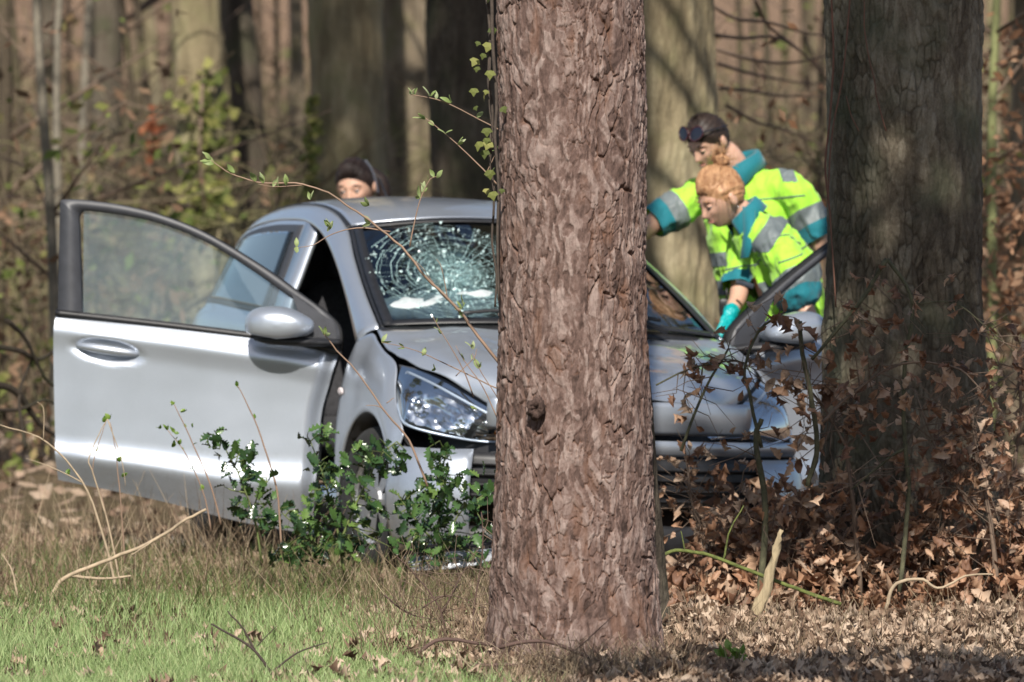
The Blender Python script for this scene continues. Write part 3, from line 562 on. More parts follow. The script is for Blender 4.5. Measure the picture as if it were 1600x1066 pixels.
# roof
RF = []
for x_e, x_c, w, ze, zc in [(-2.08, -1.955, .565, 1.348, 1.398), (-2.3, -2.2, .555, 1.405, 1.452), (-2.6, -2.55, .545, 1.432, 1.478), (-3.0, -2.98, .535, 1.425, 1.472), (-3.4, -3.42, .51, 1.383, 1.43), (-3.72, -3.78, .47, 1.30, 1.355)]:
    RF.append([(x_c+(x_e-x_c)*abs(s)**2.2, w*s, zc+(ze-zc)*abs(s)**2.4) for s in (-1, -.75, -.4, 0, .4, .75, 1)])
patch('roof', RF, 44, 40, M_paint, th=.006)
aer = cobj('aerial', *tube([(-3.3, 0, 1.43), (-3.36, 0, 1.47), (-3.5, 0, 1.56)], [.012, .006, .003], 6), M_black)
# right and left side frames: screen pillar, roof rail, rear pillar
ditch = [(-1.165, -.722, .945), (-1.47, -.69, 1.082), (-1.78, -.642, 1.216), (-2.07, -.585, 1.336), (-2.3, -.568, 1.398), (-2.6, -.556, 1.427), (-3.0, -.546, 1.42), (-3.4, -.522, 1.378), (-3.72, -.482, 1.295)]
ridge = [(-1.20, -.762, .925), (-1.50, -.722, 1.078), (-1.82, -.675, 1.215), (-2.10, -.625, 1.325), (-2.35, -.610, 1.382), (-2.6, -.602, 1.402), (-3.0, -.595, 1.395), (-3.4, -.575, 1.352), (-3.72, -.535, 1.268)]
openg = [(-1.245, -.785, .87), (-1.55, -.742, 1.055), (-1.86, -.695, 1.195), (-2.14, -.66, 1.295), (-2.37, -.645, 1.345), (-2.6, -.636, 1.362), (-3.0, -.63, 1.352), (-3.4, -.612, 1.31), (-3.72, -.57, 1.225)]
sweep('roof_rail', ditch, openg, M_paint, 50, car, .006, True, ridge)
inner = [(x-.02, y+.055, z-.012) for x, y, z in openg]
sweep('door_seal', openg, inner, M_rubber, 50, car, .008, True)
dl = [(x, y+.022, z+.006) for x, y, z in ditch[3:]]; sweep('roof_moulding', dl, [(x, y-.004, z+.004) for x, y, z in ditch[3:]], M_black, 40, car, .004, True)
sweep('pillar_trim', [(x, y+.006, z+.002) for x, y, z in ditch[:4]], [(x+.01, y+.028, z+.004) for x, y, z in ditch[:4]], M_black, 30, car, .004, True)
# rear side: stations from the door pillar to the tail, rows roof rail .. sill
S4 = [(-2.44, [(-.636, 1.36), (-.655, 1.32), (-.71, 1.15), (-.768, .97), (-.805, .90), (-.815, .75), (-.83, .58), (-.825, .36), (-.79, .22)]),
      (-2.9, [(-.631, 1.355), (-.65, 1.315), (-.705, 1.155), (-.765, .985), (-.805, .91), (-.818, .76), (-.835, .60), (-.83, .36), (-.79, .22)]),
      (-3.3, [(-.618, 1.32), (-.636, 1.285), (-.69, 1.15), (-.752, 1.0), (-.80, .925), (-.825, .78), (-.84, .62), (-.83, .38), (-.79, .24)]),
      (-3.58, [(-.592, 1.272), (-.61, 1.24), (-.66, 1.13), (-.72, 1.0), (-.775, .925), (-.80, .78), (-.81, .62), (-.80, .40), (-.76, .27)]),
      (-3.76, [(-.545, 1.20), (-.565, 1.17), (-.61, 1.08), (-.665, .98), (-.72, .90), (-.745, .76), (-.75, .6), (-.74, .42), (-.70, .30)]),
      (-3.84, [(-.44, 1.18), (-.45, 1.15), (-.49, 1.05), (-.54, .95), (-.58, .88), (-.60, .75), (-.61, .6), (-.60, .42), (-.56, .32)])]
SG = np.array([[(x, y, z) for y, z in r] for x, r in S4]); SP = patchpts(SG, 90, 90)
def sp(a, c, off=0.):
    """rear side surface: a 0..1 from pillar to tail, c 0..1 from rail to sill"""
    i = min(int(a*89), 88); j = min(int(c*89), 88); fa, fb = a*89-i, c*89-j
    p = SP[i, j]*(1-fa)*(1-fb)+SP[i+1, j]*fa*(1-fb)+SP[i, j+1]*(1-fa)*fb+SP[i+1, j+1]*fa*fb
    n = np.cross(SP[i+1, j]-SP[i, j], SP[i, j+1]-SP[i, j]); n /= np.linalg.norm(n); n = n if n[1] < 0 else -n
    return p+n*off
q = gridfaces(90, 90); cen = SP.reshape(-1, 3)[q].mean(1); WB = (-.92, -3.28)          # axle positions
keep = np.hypot(cen[:, 0]-WB[1], cen[:, 2]-.29) > .335
for s_ in (0, 1): cobj('rear_side_panel', mir(SP.reshape(-1, 3)) if s_ else SP.reshape(-1, 3), (q[keep][:, ::-1].copy() if s_ else q[keep]), M_paint, car, True, .006)
def subpatch(name, a0, a1, c0f, c1f, off, mat, parent=car, both=True, th=.003, n=18):
    P = np.array([[sp(a, c0f(a)+(c1f(a)-c0f(a))*t, off) for t in np.linspace(0, 1, n)] for a in np.linspace(a0, a1, n)]).reshape(-1, 3); o = cobj(name, P, gridfaces(n, n), mat, parent, True, th)
    if both: cobj(name, mir(P), gridfaces(n, n, True), mat, parent, True, th)
    return o
wt = lambda a: .115+.0*a+.30*max(0, (a-.42)/.26)**2.0
subpatch('rear_window_frame', .012, .66, lambda a: wt(a)-.03, lambda a: .385, .004, M_frame)
subpatch('rear_window', .055, .56, lambda a: wt(a)+.02, lambda a: .365, .009, M_sideglass)
# sill, door pillar inside the opening
sweep('sill', [(-1.30, -.77, .30), (-1.9, -.78, .30), (-2.46, -.79, .30)], [(-1.30, -.74, .17), (-1.9, -.75, .17), (-2.46, -.75, .17)], M_paint, 12, car, .02, True)
sweep('door_pillar', [(-2.44, -.64, 1.35), (-2.43, -.715, 1.15), (-2.43, -.77, .97), (-2.43, -.81, .6), (-2.43, -.77, .25)], [(-2.33, -.62, 1.34), (-2.32, -.69, 1.14), (-2.31, -.745, .97), (-2.30, -.78, .6), (-2.28, -.75, .25)], M_paint, 20, car, .02, True)
# front wings with cut wheel arches
wx, wz, wr = WB[0], .285, .335
def wing(side):
    V_ = []; n1, n2 = 40, 26
    top = cr([(-1.235, -.788, .895), (-1.14, -.758, .925), (-1.05, -.764, .897), (-.95, -.768, .862), (-.81, -.762, .815), (-.74, -.782, .73), (-.68, -.795, .665), (-.60, -.80, .60), (-.56, -.80, .55)], n1)
    low = []
    for t in np.linspace(0, 1, n1):
        a = math.pi*(-.06+1.1*t); low.append((wx-wr*math.cos(math.pi-a)*-1*-1 if False else wx-wr*math.cos(a), -.825, wz+wr*math.sin(a)))
    low = np.array(low)
    rear = [(-1.235, -.788, .895), (-1.30, -.81, .78), (-1.34, -.822, .6), (-1.345, -.82, .4), (-1.335, -.80, .27)]
    # rear edge runs down the door gap, then the arch, so grow the sheet between the outer and the arch outline
    outer = np.vstack([cr(rear[::-1], 16)[:-1], top]); m_ = len(outer)
    arch = []
    for t in np.linspace(0, 1, m_):
        a = math.pi*(-.02+.93*t); arch.append((wx-wr*math.cos(a), -.832, wz+wr*math.sin(a)))
    arch = np.array(arch); arch[:, 0] = np.maximum(arch[:, 0], outer[:, 0].min()+.02)
    rows = []
    for k_ in range(n2):
        t = k_/(n2-1); r_ = outer*(1-t)+arch*t; r_[:, 1] -= .022*math.sin(math.pi*t)*np.interp(np.arange(m_), [0, 12, m_-6, m_-1], [.3, 1, 1, .2]); r_[:, 1] -= .006*math.exp(-((t-.93)/.05)**2); rows.append(r_)
    V_ = np.array(rows).reshape(-1, 3); return (mir(V_) if side else V_), gridfaces(n2, m_, bool(side))
for s_ in (0, 1): w_ = cobj('wing', *wing(s_), M_paint, car, True, .006)
rp = pcar(535, 612, (0, -.835, 0), (0, 1, 0))
th_ = np.linspace(0, 2*math.pi, 16, endpoint=False)
for s_ in (0, 1):
    V_ = [(rp[0]+.034*math.cos(t)*r, -.842-h_*.6, rp[2]+.017*math.sin(t)*r) for r, h_ in ((1, 0), (.9, .008), (.5, .012)) for t in th_]; V_.append((rp[0], -.85, rp[2])); F_ = [tuple(f) for f in gridfaces(3, 16, False, True)]+[(32+i, 32+(i+1) % 16, 48) for i in range(16)]
    cobj('side_indicator', mir(V_) if s_ else V_, F_, simple('clear_lens', (.62, .55, .55), .15, var=.5, scale=160))
# wheel housings and wheels
def wheel(x, y, sgn, steer=0):
    r = empty('wheel', (x, y, .285)); r.parent = car; r.rotation_euler = (0, 0, steer)
    prof = [(.175, .075), (.20, .088), (.25, .09), (.275, .075), (.285, .05), (.285, -.05), (.275, -.075), (.25, -.09), (.19, -.085)]; n = 40; V_ = []
    for a in np.linspace(0, 2*math.pi, n, endpoint=False): V_ += [(R_*math.cos(a), -sgn*w_, R_*math.sin(a)) for R_, w_ in prof]
    F_ = [(i*9+j, i*9+j+1, ((i+1) % n)*9+j+1, ((i+1) % n)*9+j) for i in range(n) for j in range(8)]; obj('tyre', V_, F_, M_tyre, r)
    mb = MB(); 
    for R_, w_, R2, w2 in ((.178, .07, .178, -.07), (.178, .07, .165, .055)):
        V_ = [(q*math.cos(a), -sgn*e, q*math.sin(a)) for a in np.linspace(0, 2*math.pi, n, endpoint=False) for q, e in ((R_, w_), (R2, w2))]; mb.add(V_, [(2*i, 2*i+1, 2*((i+1) % n)+1, 2*((i+1) % n)) for i in range(n)])
    for s_ in range(7):
        a = s_*2*math.pi/7; d = np.array([math.cos(a), 0, math.sin(a)]); e = np.array([-math.sin(a), 0, math.cos(a)]); o_ = np.array([0, -sgn*.05, 0]); mb.add([d*.03-e*.02+o_, d*.03+e*.02+o_, d*.17+e*.03+o_, d*.17-e*.03+o_], [(0, 1, 2, 3)])
    V_, F_ = tube([(0, -sgn*.04, 0), (0, -sgn*.062, 0)], [.05, .042], 16); mb.add(V_, F_); mb.build('rim', M_rim, r, False)
for x in WB:
    for sg in (1, -1):
        wheel(x, -sg*.735, sg, .12 if x == WB[0] else 0)
        V_ = []; n = 24
        for a in np.linspace(-.15, math.pi+.15, n): V_ += [(x-.34*math.cos(a), -sg*.83, .285+.34*math.sin(a)), (x-.34*math.cos(a), -sg*.52, .285+.34*math.sin(a))]
        cobj('wheel_housing', V_, [(2*i, 2*i+1, 2*i+3, 2*i+2) for i in range(n-1)], M_black, car, True, .01)
# headlamps: black tub, reflector bowl, amber bulb, clear cover
ht = cr([(-.815, -.752, .815), (-.70, -.70, .80), (-.59, -.632, .765), (-.48, -.52, .69), (-.40, -.43, .63), (-.34, -.36, .585)], 26)
hb = cr([(-.70, -.792, .705), (-.62, -.80, .63), (-.555, -.785, .585), (-.48, -.66, .553), (-.43, -.50, .535), (-.355, -.375, .555)], 26)
def lamp(side):
    f = (lambda V: mir(V)) if side else (lambda V: np.array(V)); fl = bool(side)
    def surf(off, k0=0., k1=1., j0=0, j1=26, n=10, deep=0.):
        rows = []
        for t in np.linspace(k0, k1, n):
            r_ = ht*(1-t)+hb*t; bul = .045*math.sin(math.pi*min(1, max(0, t)))+off-deep*max(0, math.sin(math.pi*t))**.5; r_ = r_+np.array([.62, -.62, .2])*bul*np.interp(np.arange(26), [0, 5, 20, 25], [.25, 1, 1, .3])[:, None]; rows.append(r_[j0:j1])
        return np.array(rows)
    root = cobj('headlamp', f(surf(-.028, deep=.09).reshape(-1, 3)), gridfaces(10, 26, fl), M_frame, car, True, .004)
    for j0, j1, dp, sd_ in ((4, 18, .055, 3), (18, 25, .03, 4)):
        w_ = j1-j0; P = surf(-.004, .22, .93, j0, j1, 18); P = np.transpose(cr(np.transpose(P, (1, 0, 2)), 2*w_), (1, 0, 2)); P += np.array([-.62, .62, 0])*dp*np.exp(-(((np.arange(2*w_)-w_)[None, :, None]/(w_*.62))**2+((np.arange(18)-9)[:, None, None]/6.)**2)); P += np.random.default_rng(sd_).normal(0, .0028, P.shape)
        cobj('reflector', f(P.reshape(-1, 3)), gridfaces(18, 2*w_, fl), M_chrome, root, False)
    for j, r_, mt in ((9, .022, M_chrome), (20, .018, M_amber)):
        c_ = (ht*.4+hb*.6)[j]+np.array([-.0, 0, .005]); V_ = []; F_ = gridfaces(7, 10, False, True)
        for ph in np.linspace(-1.5, 1.5, 7): V_ += [tuple(c_+r_*np.array([math.cos(ph)*math.cos(a), math.cos(ph)*math.sin(a), math.sin(ph)])) for a in np.linspace(0, 6.28, 10, endpoint=False)]
        cobj('bulb', f(V_), [tuple(q_) for q_ in F_], mt, root)
    rimp = np.vstack([surf(.004, .16, .16)[0][3:25], surf(.004, 1., 1.)[0][3:25][::-1]]); rimp = np.vstack([rimp, rimp[:1]])
    V_, F_ = tube(rimp, .006, 5); cobj('lamp_rim', f(V_), F_, simple('blue_grey_trim', (.35, .42, .52), .3, .4), root)
    cobj('lens', f(surf(.006, .04, 1.0, 1, 26).reshape(-1, 3)), gridfaces(10, 25, fl), M_lens, root, True)
for s_ in (0, 1): lamp(s_)
# dark gap under bonnet and lamps, bumper with two silver bands and a black grille, pushed down at its right end
blk = cr([(-.80, -.74, .55), (-.5, -.60, .5), (-.30, -.36, .5), (-.22, 0, .5), (-.30, .36, .5), (-.5, .60, .5), (-.80, .74, .55)], 40)
P = np.array([blk+np.array([0, 0, dz]) for dz in (.17, .1, -.1, -.34)]); P[:, :, 0] -= .05; P[0, :, 0] -= .05; cobj('front_carrier', P.reshape(-1, 3), gridfaces(4, 40), M_black, car, True, .01)
def band(name, z0, z1, off, mat, drop=0., n=60, y0=-1, y1=1, bulge=.02):
    base = cr([(-.575, -.812), (-.47, -.775), (-.36, -.66), (-.25, -.46), (-.185, -.24), (-.165, 0), (-.185, .24), (-.25, .46), (-.36, .66), (-.47, .775), (-.575, .812)], n); i0, i1 = int((y0+1)/2*(n-1)), int((y1+1)/2*(n-1))
    base = base[i0:i1+1]; rows = []
    T = np.gradient(base, axis=0); N_ = np.stack([T[:, 1], -T[:, 0]], 1); N_ /= np.linalg.norm(N_, axis=1)[:, None]
    for t in np.linspace(0, 1, 8):
        o_ = off+bulge*math.sin(math.pi*t)-.01*t; xy = base+N_*o_; dr = drop*sstep(.2, .75, -base[:, 1]); rows.append(np.stack([xy[:, 0]+dr*.3, xy[:, 1]-dr*.25, z0+(z1-z0)*t-dr+0*xy[:, 0]], 1))
    return cobj(name, np.array(rows).reshape(-1, 3), gridfaces(8, len(base), False), mat, car, True, .006)
bm = band('bumper', .567, .51, .0, M_paint, .0, y0=-.36, y1=1, bulge=.012)
band('bumper', .715, .59, -.012, M_paint, .0, y0=-.46, y1=.46, bulge=.012)
band('grille', .50, .30, -.02, M_black, y0=-.6, y1=.6)
for zz in (.46, .42, .38, .34): band('grille_bar', zz, zz-.012, .012, M_black, y0=-.55, y1=.55, bulge=.004)
lb_ = band('bumper_corner', .535, .14, .006, M_paint, .03, y0=-1, y1=-.52, bulge=.05); lb_['label'] = 'loosened silver bumper corner hanging below the headlamp'
band('bumper_corner', .50, .14, .006, M_paint, 0., y0=.5, y1=1, bulge=.05)
band('lower_lip', .24, .12, -.005, M_black, 0.03, y0=-.8, y1=1)
fl_ = pcar(770, 735, (-.36, 0, 0), (1, 0, 0))
for dx, r0 in ((0, .075),):
    V_ = [(fl_[0]+.03-h_, fl_[1]+.0+r*math.cos(t), fl_[2]+r*math.sin(t)) for r, h_ in ((r0, 0), (r0*.85, -.012), (r0*.8, .02), (r0*.3, .03)) for t in np.linspace(0, 6.283, 24, endpoint=False)]
    cobj('fog_lamp', V_, gridfaces(4, 24, False, True), M_black)
# tail, floor, interior
patch('tailgate', [[(-3.72, s*.48, 1.30+.05*(1-s*s)) for s in (-1, -.5, 0, .5, 1)], [(-3.86, s*.54, 1.05) for s in (-1, -.5, 0, .5, 1)], [(-3.92, s*.6, .8) for s in (-1, -.5, 0, .5, 1)], [(-3.92, s*.6, .3) for s in (-1, -.5, 0, .5, 1)]], 20, 16, M_paint)
mb = MB(); mb.box((-2.3, 0, .2), (2.2, 1.4, .08)); mb.box((-.85, 0, .34), (.7, .9, .3)); mb.box((-3.3, 0, .42), (.8, 1.0, .3)); mb.build('floor_pan', M_int, car, False)
ds = [[(-1.14, s*.66, .94-.03*abs(s)) for s in (-1, -.6, -.2, .2, .6, 1)], [(-1.35, s*.66, .965) for s in (-1, -.6, -.2, .2, .6, 1)], [(-1.62, s*.66, .94) for s in (-1, -.6, -.2, .2, .6, 1)], [(-1.68, s*.66, .80) for s in (-1, -.6, -.2, .2, .6, 1)], [(-1.55, s*.66, .55) for s in (-1, -.6, -.2, .2, .6, 1)]]
patch('dashboard', ds, 24, 24, M_int)
def rounded(name, c, d, mat, parent, n=14, p=.45, R=None):
    V_ = []; 
    for ph in np.linspace(-math.pi/2, math.pi/2, n):
        for a in np.linspace(0, 2*math.pi, 2*n, endpoint=False):
            f = lambda v: math.copysign(abs(v)**p, v); V_.append((f(math.cos(ph))*f(math.cos(a))*d[0]/2, f(math.cos(ph))*f(math.sin(a))*d[1]/2, f(math.sin(ph))*d[2]/2))
    V_ = np.array(V_); V_ = V_@np.array(R).T if R is not None else V_
    return obj(name, V_+np.array(c), gridfaces(n, 2*n, False, True), mat, parent)
for sy in (-.36, .36):
    Rt = np.array(Matrix.Rotation(rad(-16), 3, 'Y')); s_ = rounded('seat', (-2.30, sy, .48), (.52, .50, .16), M_seat, car); rounded('backrest', (-2.58, sy, .82), (.14, .48, .62), M_seat, s_, R=Rt); rounded('headrest', (-2.66, sy, 1.20), (.10, .26, .17), M_seat, s_, R=Rt)
    for e in (-.06, .06): V_, F_ = tube([(-2.64, sy+e, 1.05), (-2.655, sy+e, 1.16)], .006, 6); obj('headrest_rod', V_, F_, M_rim, s_)
rounded('rear_seat', (-3.35, 0, .78), (.16, 1.2, .6), M_seat, car)
a = np.linspace(0, 2*math.pi, 33); P_ = np.stack([-1.80-.09*np.sin(a), .36+.18*np.cos(a), .88+.155*np.sin(a)], 1); sw = cobj('steering_wheel', *tube(P_, .015, 8, False), M_int)
rounded('wheel_hub', (-1.78, .36, .87), (.06, .16, .12), M_int, sw)
# deflated airbag on the dashboard
for c_, d_ in (((-1.36, -.36, 1.02), (.30, .62, .15)), ((-1.52, -.30, .99), (.34, .5, .17))):
    o = rounded('airbag', c_, d_, M_airbag, car, 22, .8); me = o.data; co = np.zeros(len(me.vertices)*3); me.vertices.foreach_get('co', co); co = co.reshape(-1, 3); co[:, 2] += .035*fbm(co*9, 3, 4); co[:, 0] += .03*fbm(co*7, 2, 8); me.vertices.foreach_set('co', co.ravel())
mp_ = rounded('interior_mirror', (-1.78, 0, 1.26), (.04, .24, .065), M_int, car)
# ---------- front doors, built once in door coordinates (s back from the hinge, n outwards, t up) and hung on both sides
hing = np.array([-1.34, -.81, 0])
def door_axes(al, side):
    d = np.array([-math.cos(al), -math.sin(al), 0]); n = np.array([math.sin(al), -math.cos(al), 0]); h = hing.copy()
    if side: d, n, h = d*[1, -1, 1], n*[1, -1, 1], h*[1, -1, 1]
    return h, d, n
hR, dR, nR = door_axes(rad(64), 0)
def st(u, v, n=0.):
    p = pcar(u, v, hR+nR*n, nR)-hR; return np.array([p@dR, p[2]])
tr_ = lambda L: np.array([st(*p) for p in L])
belt = cr(tr_([(529, 550), (455, 534), (380, 524), (250, 508), (88, 490)]), 80)
bott = cr(tr_([(486, 836), (420, 824), (360, 812), (250, 783), (90, 750)]), 80)
frnt = cr(tr_([(529, 550), (514, 600), (501, 650), (495, 730), (486, 836)]), 60)
bck = cr(tr_([(88, 490), (85, 540), (86, 620), (88, 690), (90, 750)]), 60)
U_, V__ = np.meshgrid(np.linspace(0, 1, 80), np.linspace(0, 1, 60), indexing='ij')
DS = (belt[:, None]*(1-V__[..., None])+bott[:, None]*V__[..., None]+frnt[None]*(1-U_[..., None])+bck[None]*U_[..., None]
      - (belt[0]*((1-U_)*(1-V__))[..., None]+belt[-1]*(U_*(1-V__))[..., None]+bott[0]*((1-U_)*V__)[..., None]+bott[-1]*(U_*V__)[..., None]))
vv = np.linspace(0, 1, 60); prof = np.interp(vv, [0, .05, .145, .165, .26, .42, .6, .74, .815, .835, .90, .97, 1], [0, .022, .040, .037, .026, .024, .024, .026, .046, .048, .022, -.005, -.02])
prof = np.convolve(np.pad(prof, 2, 'edge'), [.08, .24, .36, .24, .08], 'valid')
DN = np.tile(prof, (80, 1))*(1-.25*sstep(.9, 1, U_))+.012*np.sin(math.pi*U_)-.04*sstep(.92, 1.0, 1-U_)
hc = st(170, 548); e_ = np.stack([(DS[..., 0]-hc[0])/.150, (DS[..., 1]-hc[1]-.10*(DS[..., 0]-hc[0])*1.0)/.048], -1); DN -= .030*np.clip(1-(e_**2).sum(-1), 0, 1)**.8
def stn(S_, N_):
    return np.concatenate([S_[..., :1], np.asarray(N_)[..., None], S_[..., 1:]], -1)
class Door:
    def __init__(s, al, side): s.h, s.d, s.n = door_axes(al, side); s.side = side
    def m(s, P):
        P = np.asarray(P, float).reshape(-1, 3).copy(); P[:, 2] += s.side*(.03+.11*P[:, 0]); return s.h+P[:, :1]*s.d+P[:, 1:2]*s.n+P[:, 2:]*np.array([0, 0, 1.])
    def o(s, name, P, Fc, mat, parent, th=None, smooth=True):
        Fc = [tuple(f) for f in Fc]; Fc = Fc if s.side else [f[::-1] for f in Fc]; return cobj(name, s.m(P), Fc, mat, parent, smooth, th)
    def tube(s, name, P, r, mat, parent, n=8): V_, F_ = tube(P, r, n); return s.o(name, V_, F_, mat, parent)
def ringstrip(A, B, na, nb, depth):
    """closed profile bar between two outlines A (outer) and B (inner)"""
    k_ = len(A); R4 = [stn(A, np.full(k_, na-depth)), stn(A, np.full(k_, na)), stn(B, np.full(k_, nb)), stn(B, np.full(k_, nb-depth))]
    return np.array(R4).transpose(1, 0, 2).reshape(-1, 3), gridfaces(k_, 4, False, True)
fo = cr(tr_([(91, 491), (92, 440), (93, 390), (94, 340), (95, 318), (98, 313), (112, 312), (140, 314), (190, 321), (250, 336), (320, 364), (400, 411), (460, 453), (525, 505), (531, 552)]), 90)
fi = cr(tr_([(128, 494), (126, 450), (124, 400), (123, 360), (122, 340), (127, 331), (142, 330), (200, 338), (258, 352), (325, 380), (396, 424), (452, 464), (478, 482), (478, 536)]), 90)
def build_door(al, side):
    D = Door(al, side)
    root = D.o('front_door', stn(DS, DN), gridfaces(80, 60), M_paint, car)
    rim = np.vstack([belt, bck[1:], bott[::-1][1:], frnt[::-1][1:]]); k_ = len(rim); rn = np.concatenate([DN[:, 0], DN[-1, 1:], DN[::-1, -1][1:], DN[0, ::-1][1:]])-.002
    P = np.array([stn(rim, rn), stn(rim, np.full(k_, -.085))]).reshape(-1, 3); D.o('door_edge', P, gridfaces(2, k_), M_paint, root)
    D.o('inner_panel', stn(DS, np.full(DS.shape[:2], -.088)), gridfaces(80, 60), M_int, root, .01)
    P, F_ = ringstrip(fo, fi, .012, .004, .05); D.o('window_frame', P, F_, M_frame, root)
    P, F_ = ringstrip(fo[26:]*1.0+(fo[26:]-fo.mean(0))*.010, fo[26:], .004, .006, .05); D.o('frame_seal', P, F_, M_rubber, root)
    # belt seal along the window
    P = np.array([stn(belt+np.array([0, .016]), np.full(80, .012)), stn(belt+np.array([0, .004]), np.full(80, .022)), stn(belt-np.array([0, .008]), np.full(80, .016))]).reshape(-1, 3); D.o('belt_seal', P, gridfaces(3, 80), M_black, root, .006)
    # glass, filled between the inner outline and the belt
    n1 = 60; gtop = cr(tr_([(474, 480), (452, 462), (396, 422), (325, 378), (258, 350), (200, 336), (130, 329)]), n1); gb = cr(tr_([(474, 540), (440, 534), (380, 526), (325, 520), (258, 512), (200, 504), (130, 496)]), n1)
    P = np.array([stn(gtop*(1-t)+gb*t, np.full(n1, -.012+.015*t)) for t in np.linspace(0, 1, 16)]).reshape(-1, 3); 
    if not side: D.o('window_glass', P, gridfaces(16, n1), M_glass, root)      # the far door's window is wound down
    # corner sail that carries the mirror
    sl_ = tr_([(456, 458), (490, 482), (524, 505), (530, 550), (500, 546), (474, 541), (472, 500)]); P = np.vstack([stn(sl_, np.full(7, .018)), stn(sl_, np.full(7, -.03))]); D.o('mirror_sail', P, [tuple(range(7)), tuple(range(13, 6, -1))]+[(i, (i+1) % 7, 7+(i+1) % 7, 7+i) for i in range(7)], M_frame, root, None, False)
    # handle
    c_ = st(170, 548); sl = .10; ss = np.linspace(-.125, .125, 17); P_ = np.stack([c_[0]+ss, .012+.030*np.sqrt(np.clip(1-(ss/.13)**2, 0, 1)), c_[1]+sl*ss+.004], 1); V_, F_ = tube(P_, .005+.014*np.sqrt(np.clip(1-(ss/.128)**2, 0, 1)), 10); D.o('handle', V_, F_, M_paint, root)
    # mirror: silver shell over a black foot
    mc = st(437, 508, .14); V_ = []; nA, nB = 22, 32
    for ph in np.linspace(-math.pi/2, math.pi/2, nA):
        for a in np.linspace(0, 2*math.pi, nB, endpoint=False):
            f = lambda v, p: math.copysign(abs(v)**p, v); cs, sn = f(math.cos(a), .75), f(math.sin(a), .75); cph, sph = math.cos(ph)**.7, math.sin(ph)
            ds_ = cs*cph*.138; dt = sn*cph*.074; dn = sph*.085
            dt = dt*(1-.35*sstep(.0, .138, ds_*-1))+.014*(ds_/.138)*-1*0; dt = max(dt, -.055+.02*abs(ds_)/.138)
            V_.append((mc[0]+ds_, .14+dn, mc[1]+dt-.10*ds_*0))
    mir_ = D.o('door_mirror', V_, gridfaces(nA, nB, False, True), M_paint, root)
    P_ = [(mc[0]+.10, .14, mc[1]-.058), (mc[0]+.0, .14, mc[1]-.066), (mc[0]-.10, .12, mc[1]-.062), (mc[0]-.17, .06, mc[1]-.06), (mc[0]-.215, .01, mc[1]-.065)]; V_, F_ = tube(cr(P_, 14), np.interp(np.linspace(0, 1, 14), [0, .15, .6, 1], [.008, .03, .036, .03]), 10); V_[:, 2] = mc[1]-.062+(V_[:, 2]-(mc[1]-.062))*.55; D.o('mirror_foot', V_, F_, M_black, mir_)
    V_ = [(mc[0]+.122*math.cos(t)*r, .056, mc[1]+.058*math.sin(t)*r) for r in (1, .01) for t in np.linspace(0, 6.283, 24, endpoint=False)]; D.o('mirror_glass', V_, gridfaces(2, 24, False, True), M_chrome, mir_)
    for zt in (.35, .62): P_ = [(.0, -.05, zt), (-.03, -.06, zt)]; D.tube('hinge', P_, .022, M_black, root)
build_door(rad(64), 0); build_door(rad(74), 1)
# ------------------------------------------------------------------ people
def unit(v): v = np.asarray(v, float); return v/np.linalg.norm(v)
def union(name, shapes, voxel, smooth=4):
    mb = MB()
    for V_, F_ in shapes: mb.add(V_, F_)
    me = mesh(name, mb.V, mb.F, False); o = bpy.data.objects.new('tmp_union', me); COL.objects.link(o)
    m = o.modifiers.new('r', 'REMESH'); m.mode = 'VOXEL'; m.voxel_size = voxel; m.adaptivity = 0
    m = o.modifiers.new('s', 'SMOOTH'); m.factor = .5; m.iterations = smooth
    dg = bpy.context.evaluated_depsgraph_get(); r = bpy.data.meshes.new_from_object(o.evaluated_get(dg)); r.name = name
    bpy.data.objects.remove(o); bpy.data.meshes.remove(me)
    r.polygons.foreach_set('use_smooth', [True]*len(r.polygons)); return r
def loft(rings, n=24):
    V_ = []
    a = np.linspace(0, 2*math.pi, n, endpoint=False)
    for c, u_, v_ in rings: V_ += list(np.asarray(c)+np.cos(a)[:, None]*np.asarray(u_)+np.sin(a)[:, None]*np.asarray(v_))
    m = len(rings); F_ = [tuple(int(x) for x in q) for q in gridfaces(m, n, False, True)]; F_.append(tuple(range(n))[::-1]); F_.append(tuple((m-1)*n+k_ for k_ in range(n))); return V_, F_
def limb(pts, rs, n=14, k=4):
    pts = np.asarray(pts, float); m = (len(pts)-1)*k+1; P_ = cr(pts, m); R_ = np.interp(np.linspace(0, len(pts)-1, m), np.arange(len(pts)), rs)
    d0 = unit(P_[0]-P_[1]); d1 = unit(P_[-1]-P_[-2])
    P_ = np.vstack([P_[0]+d0*R_[0]*.7, P_[0]+d0*R_[0]*.4, P_, P_[-1]+d1*R_[-1]*.4, P_[-1]+d1*R_[-1]*.7]); R_ = np.concatenate([[R_[0]*.3, R_[0]*.8], R_, [R_[-1]*.8, R_[-1]*.3]]); return tube(P_, R_, n)
def ball(c, d, n=14, R=None):
    V_ = np.array([(math.cos(p)*math.cos(a)*d[0], math.cos(p)*math.sin(a)*d[1], math.sin(p)*d[2]) for p in np.linspace(-1.55, 1.55, n) for a in np.linspace(0, 2*math.pi, 2*n, endpoint=False)])
    if R is not None: V_ = V_@np.asarray(R)
    F_ = [tuple(int(x) for x in q) for q in gridfaces(n, 2*n, False, True)]; F_.append(tuple(range(2*n))[::-1]); F_.append(tuple((n-1)*2*n+k_ for k_ in range(2*n))); return V_+np.asarray(c), F_
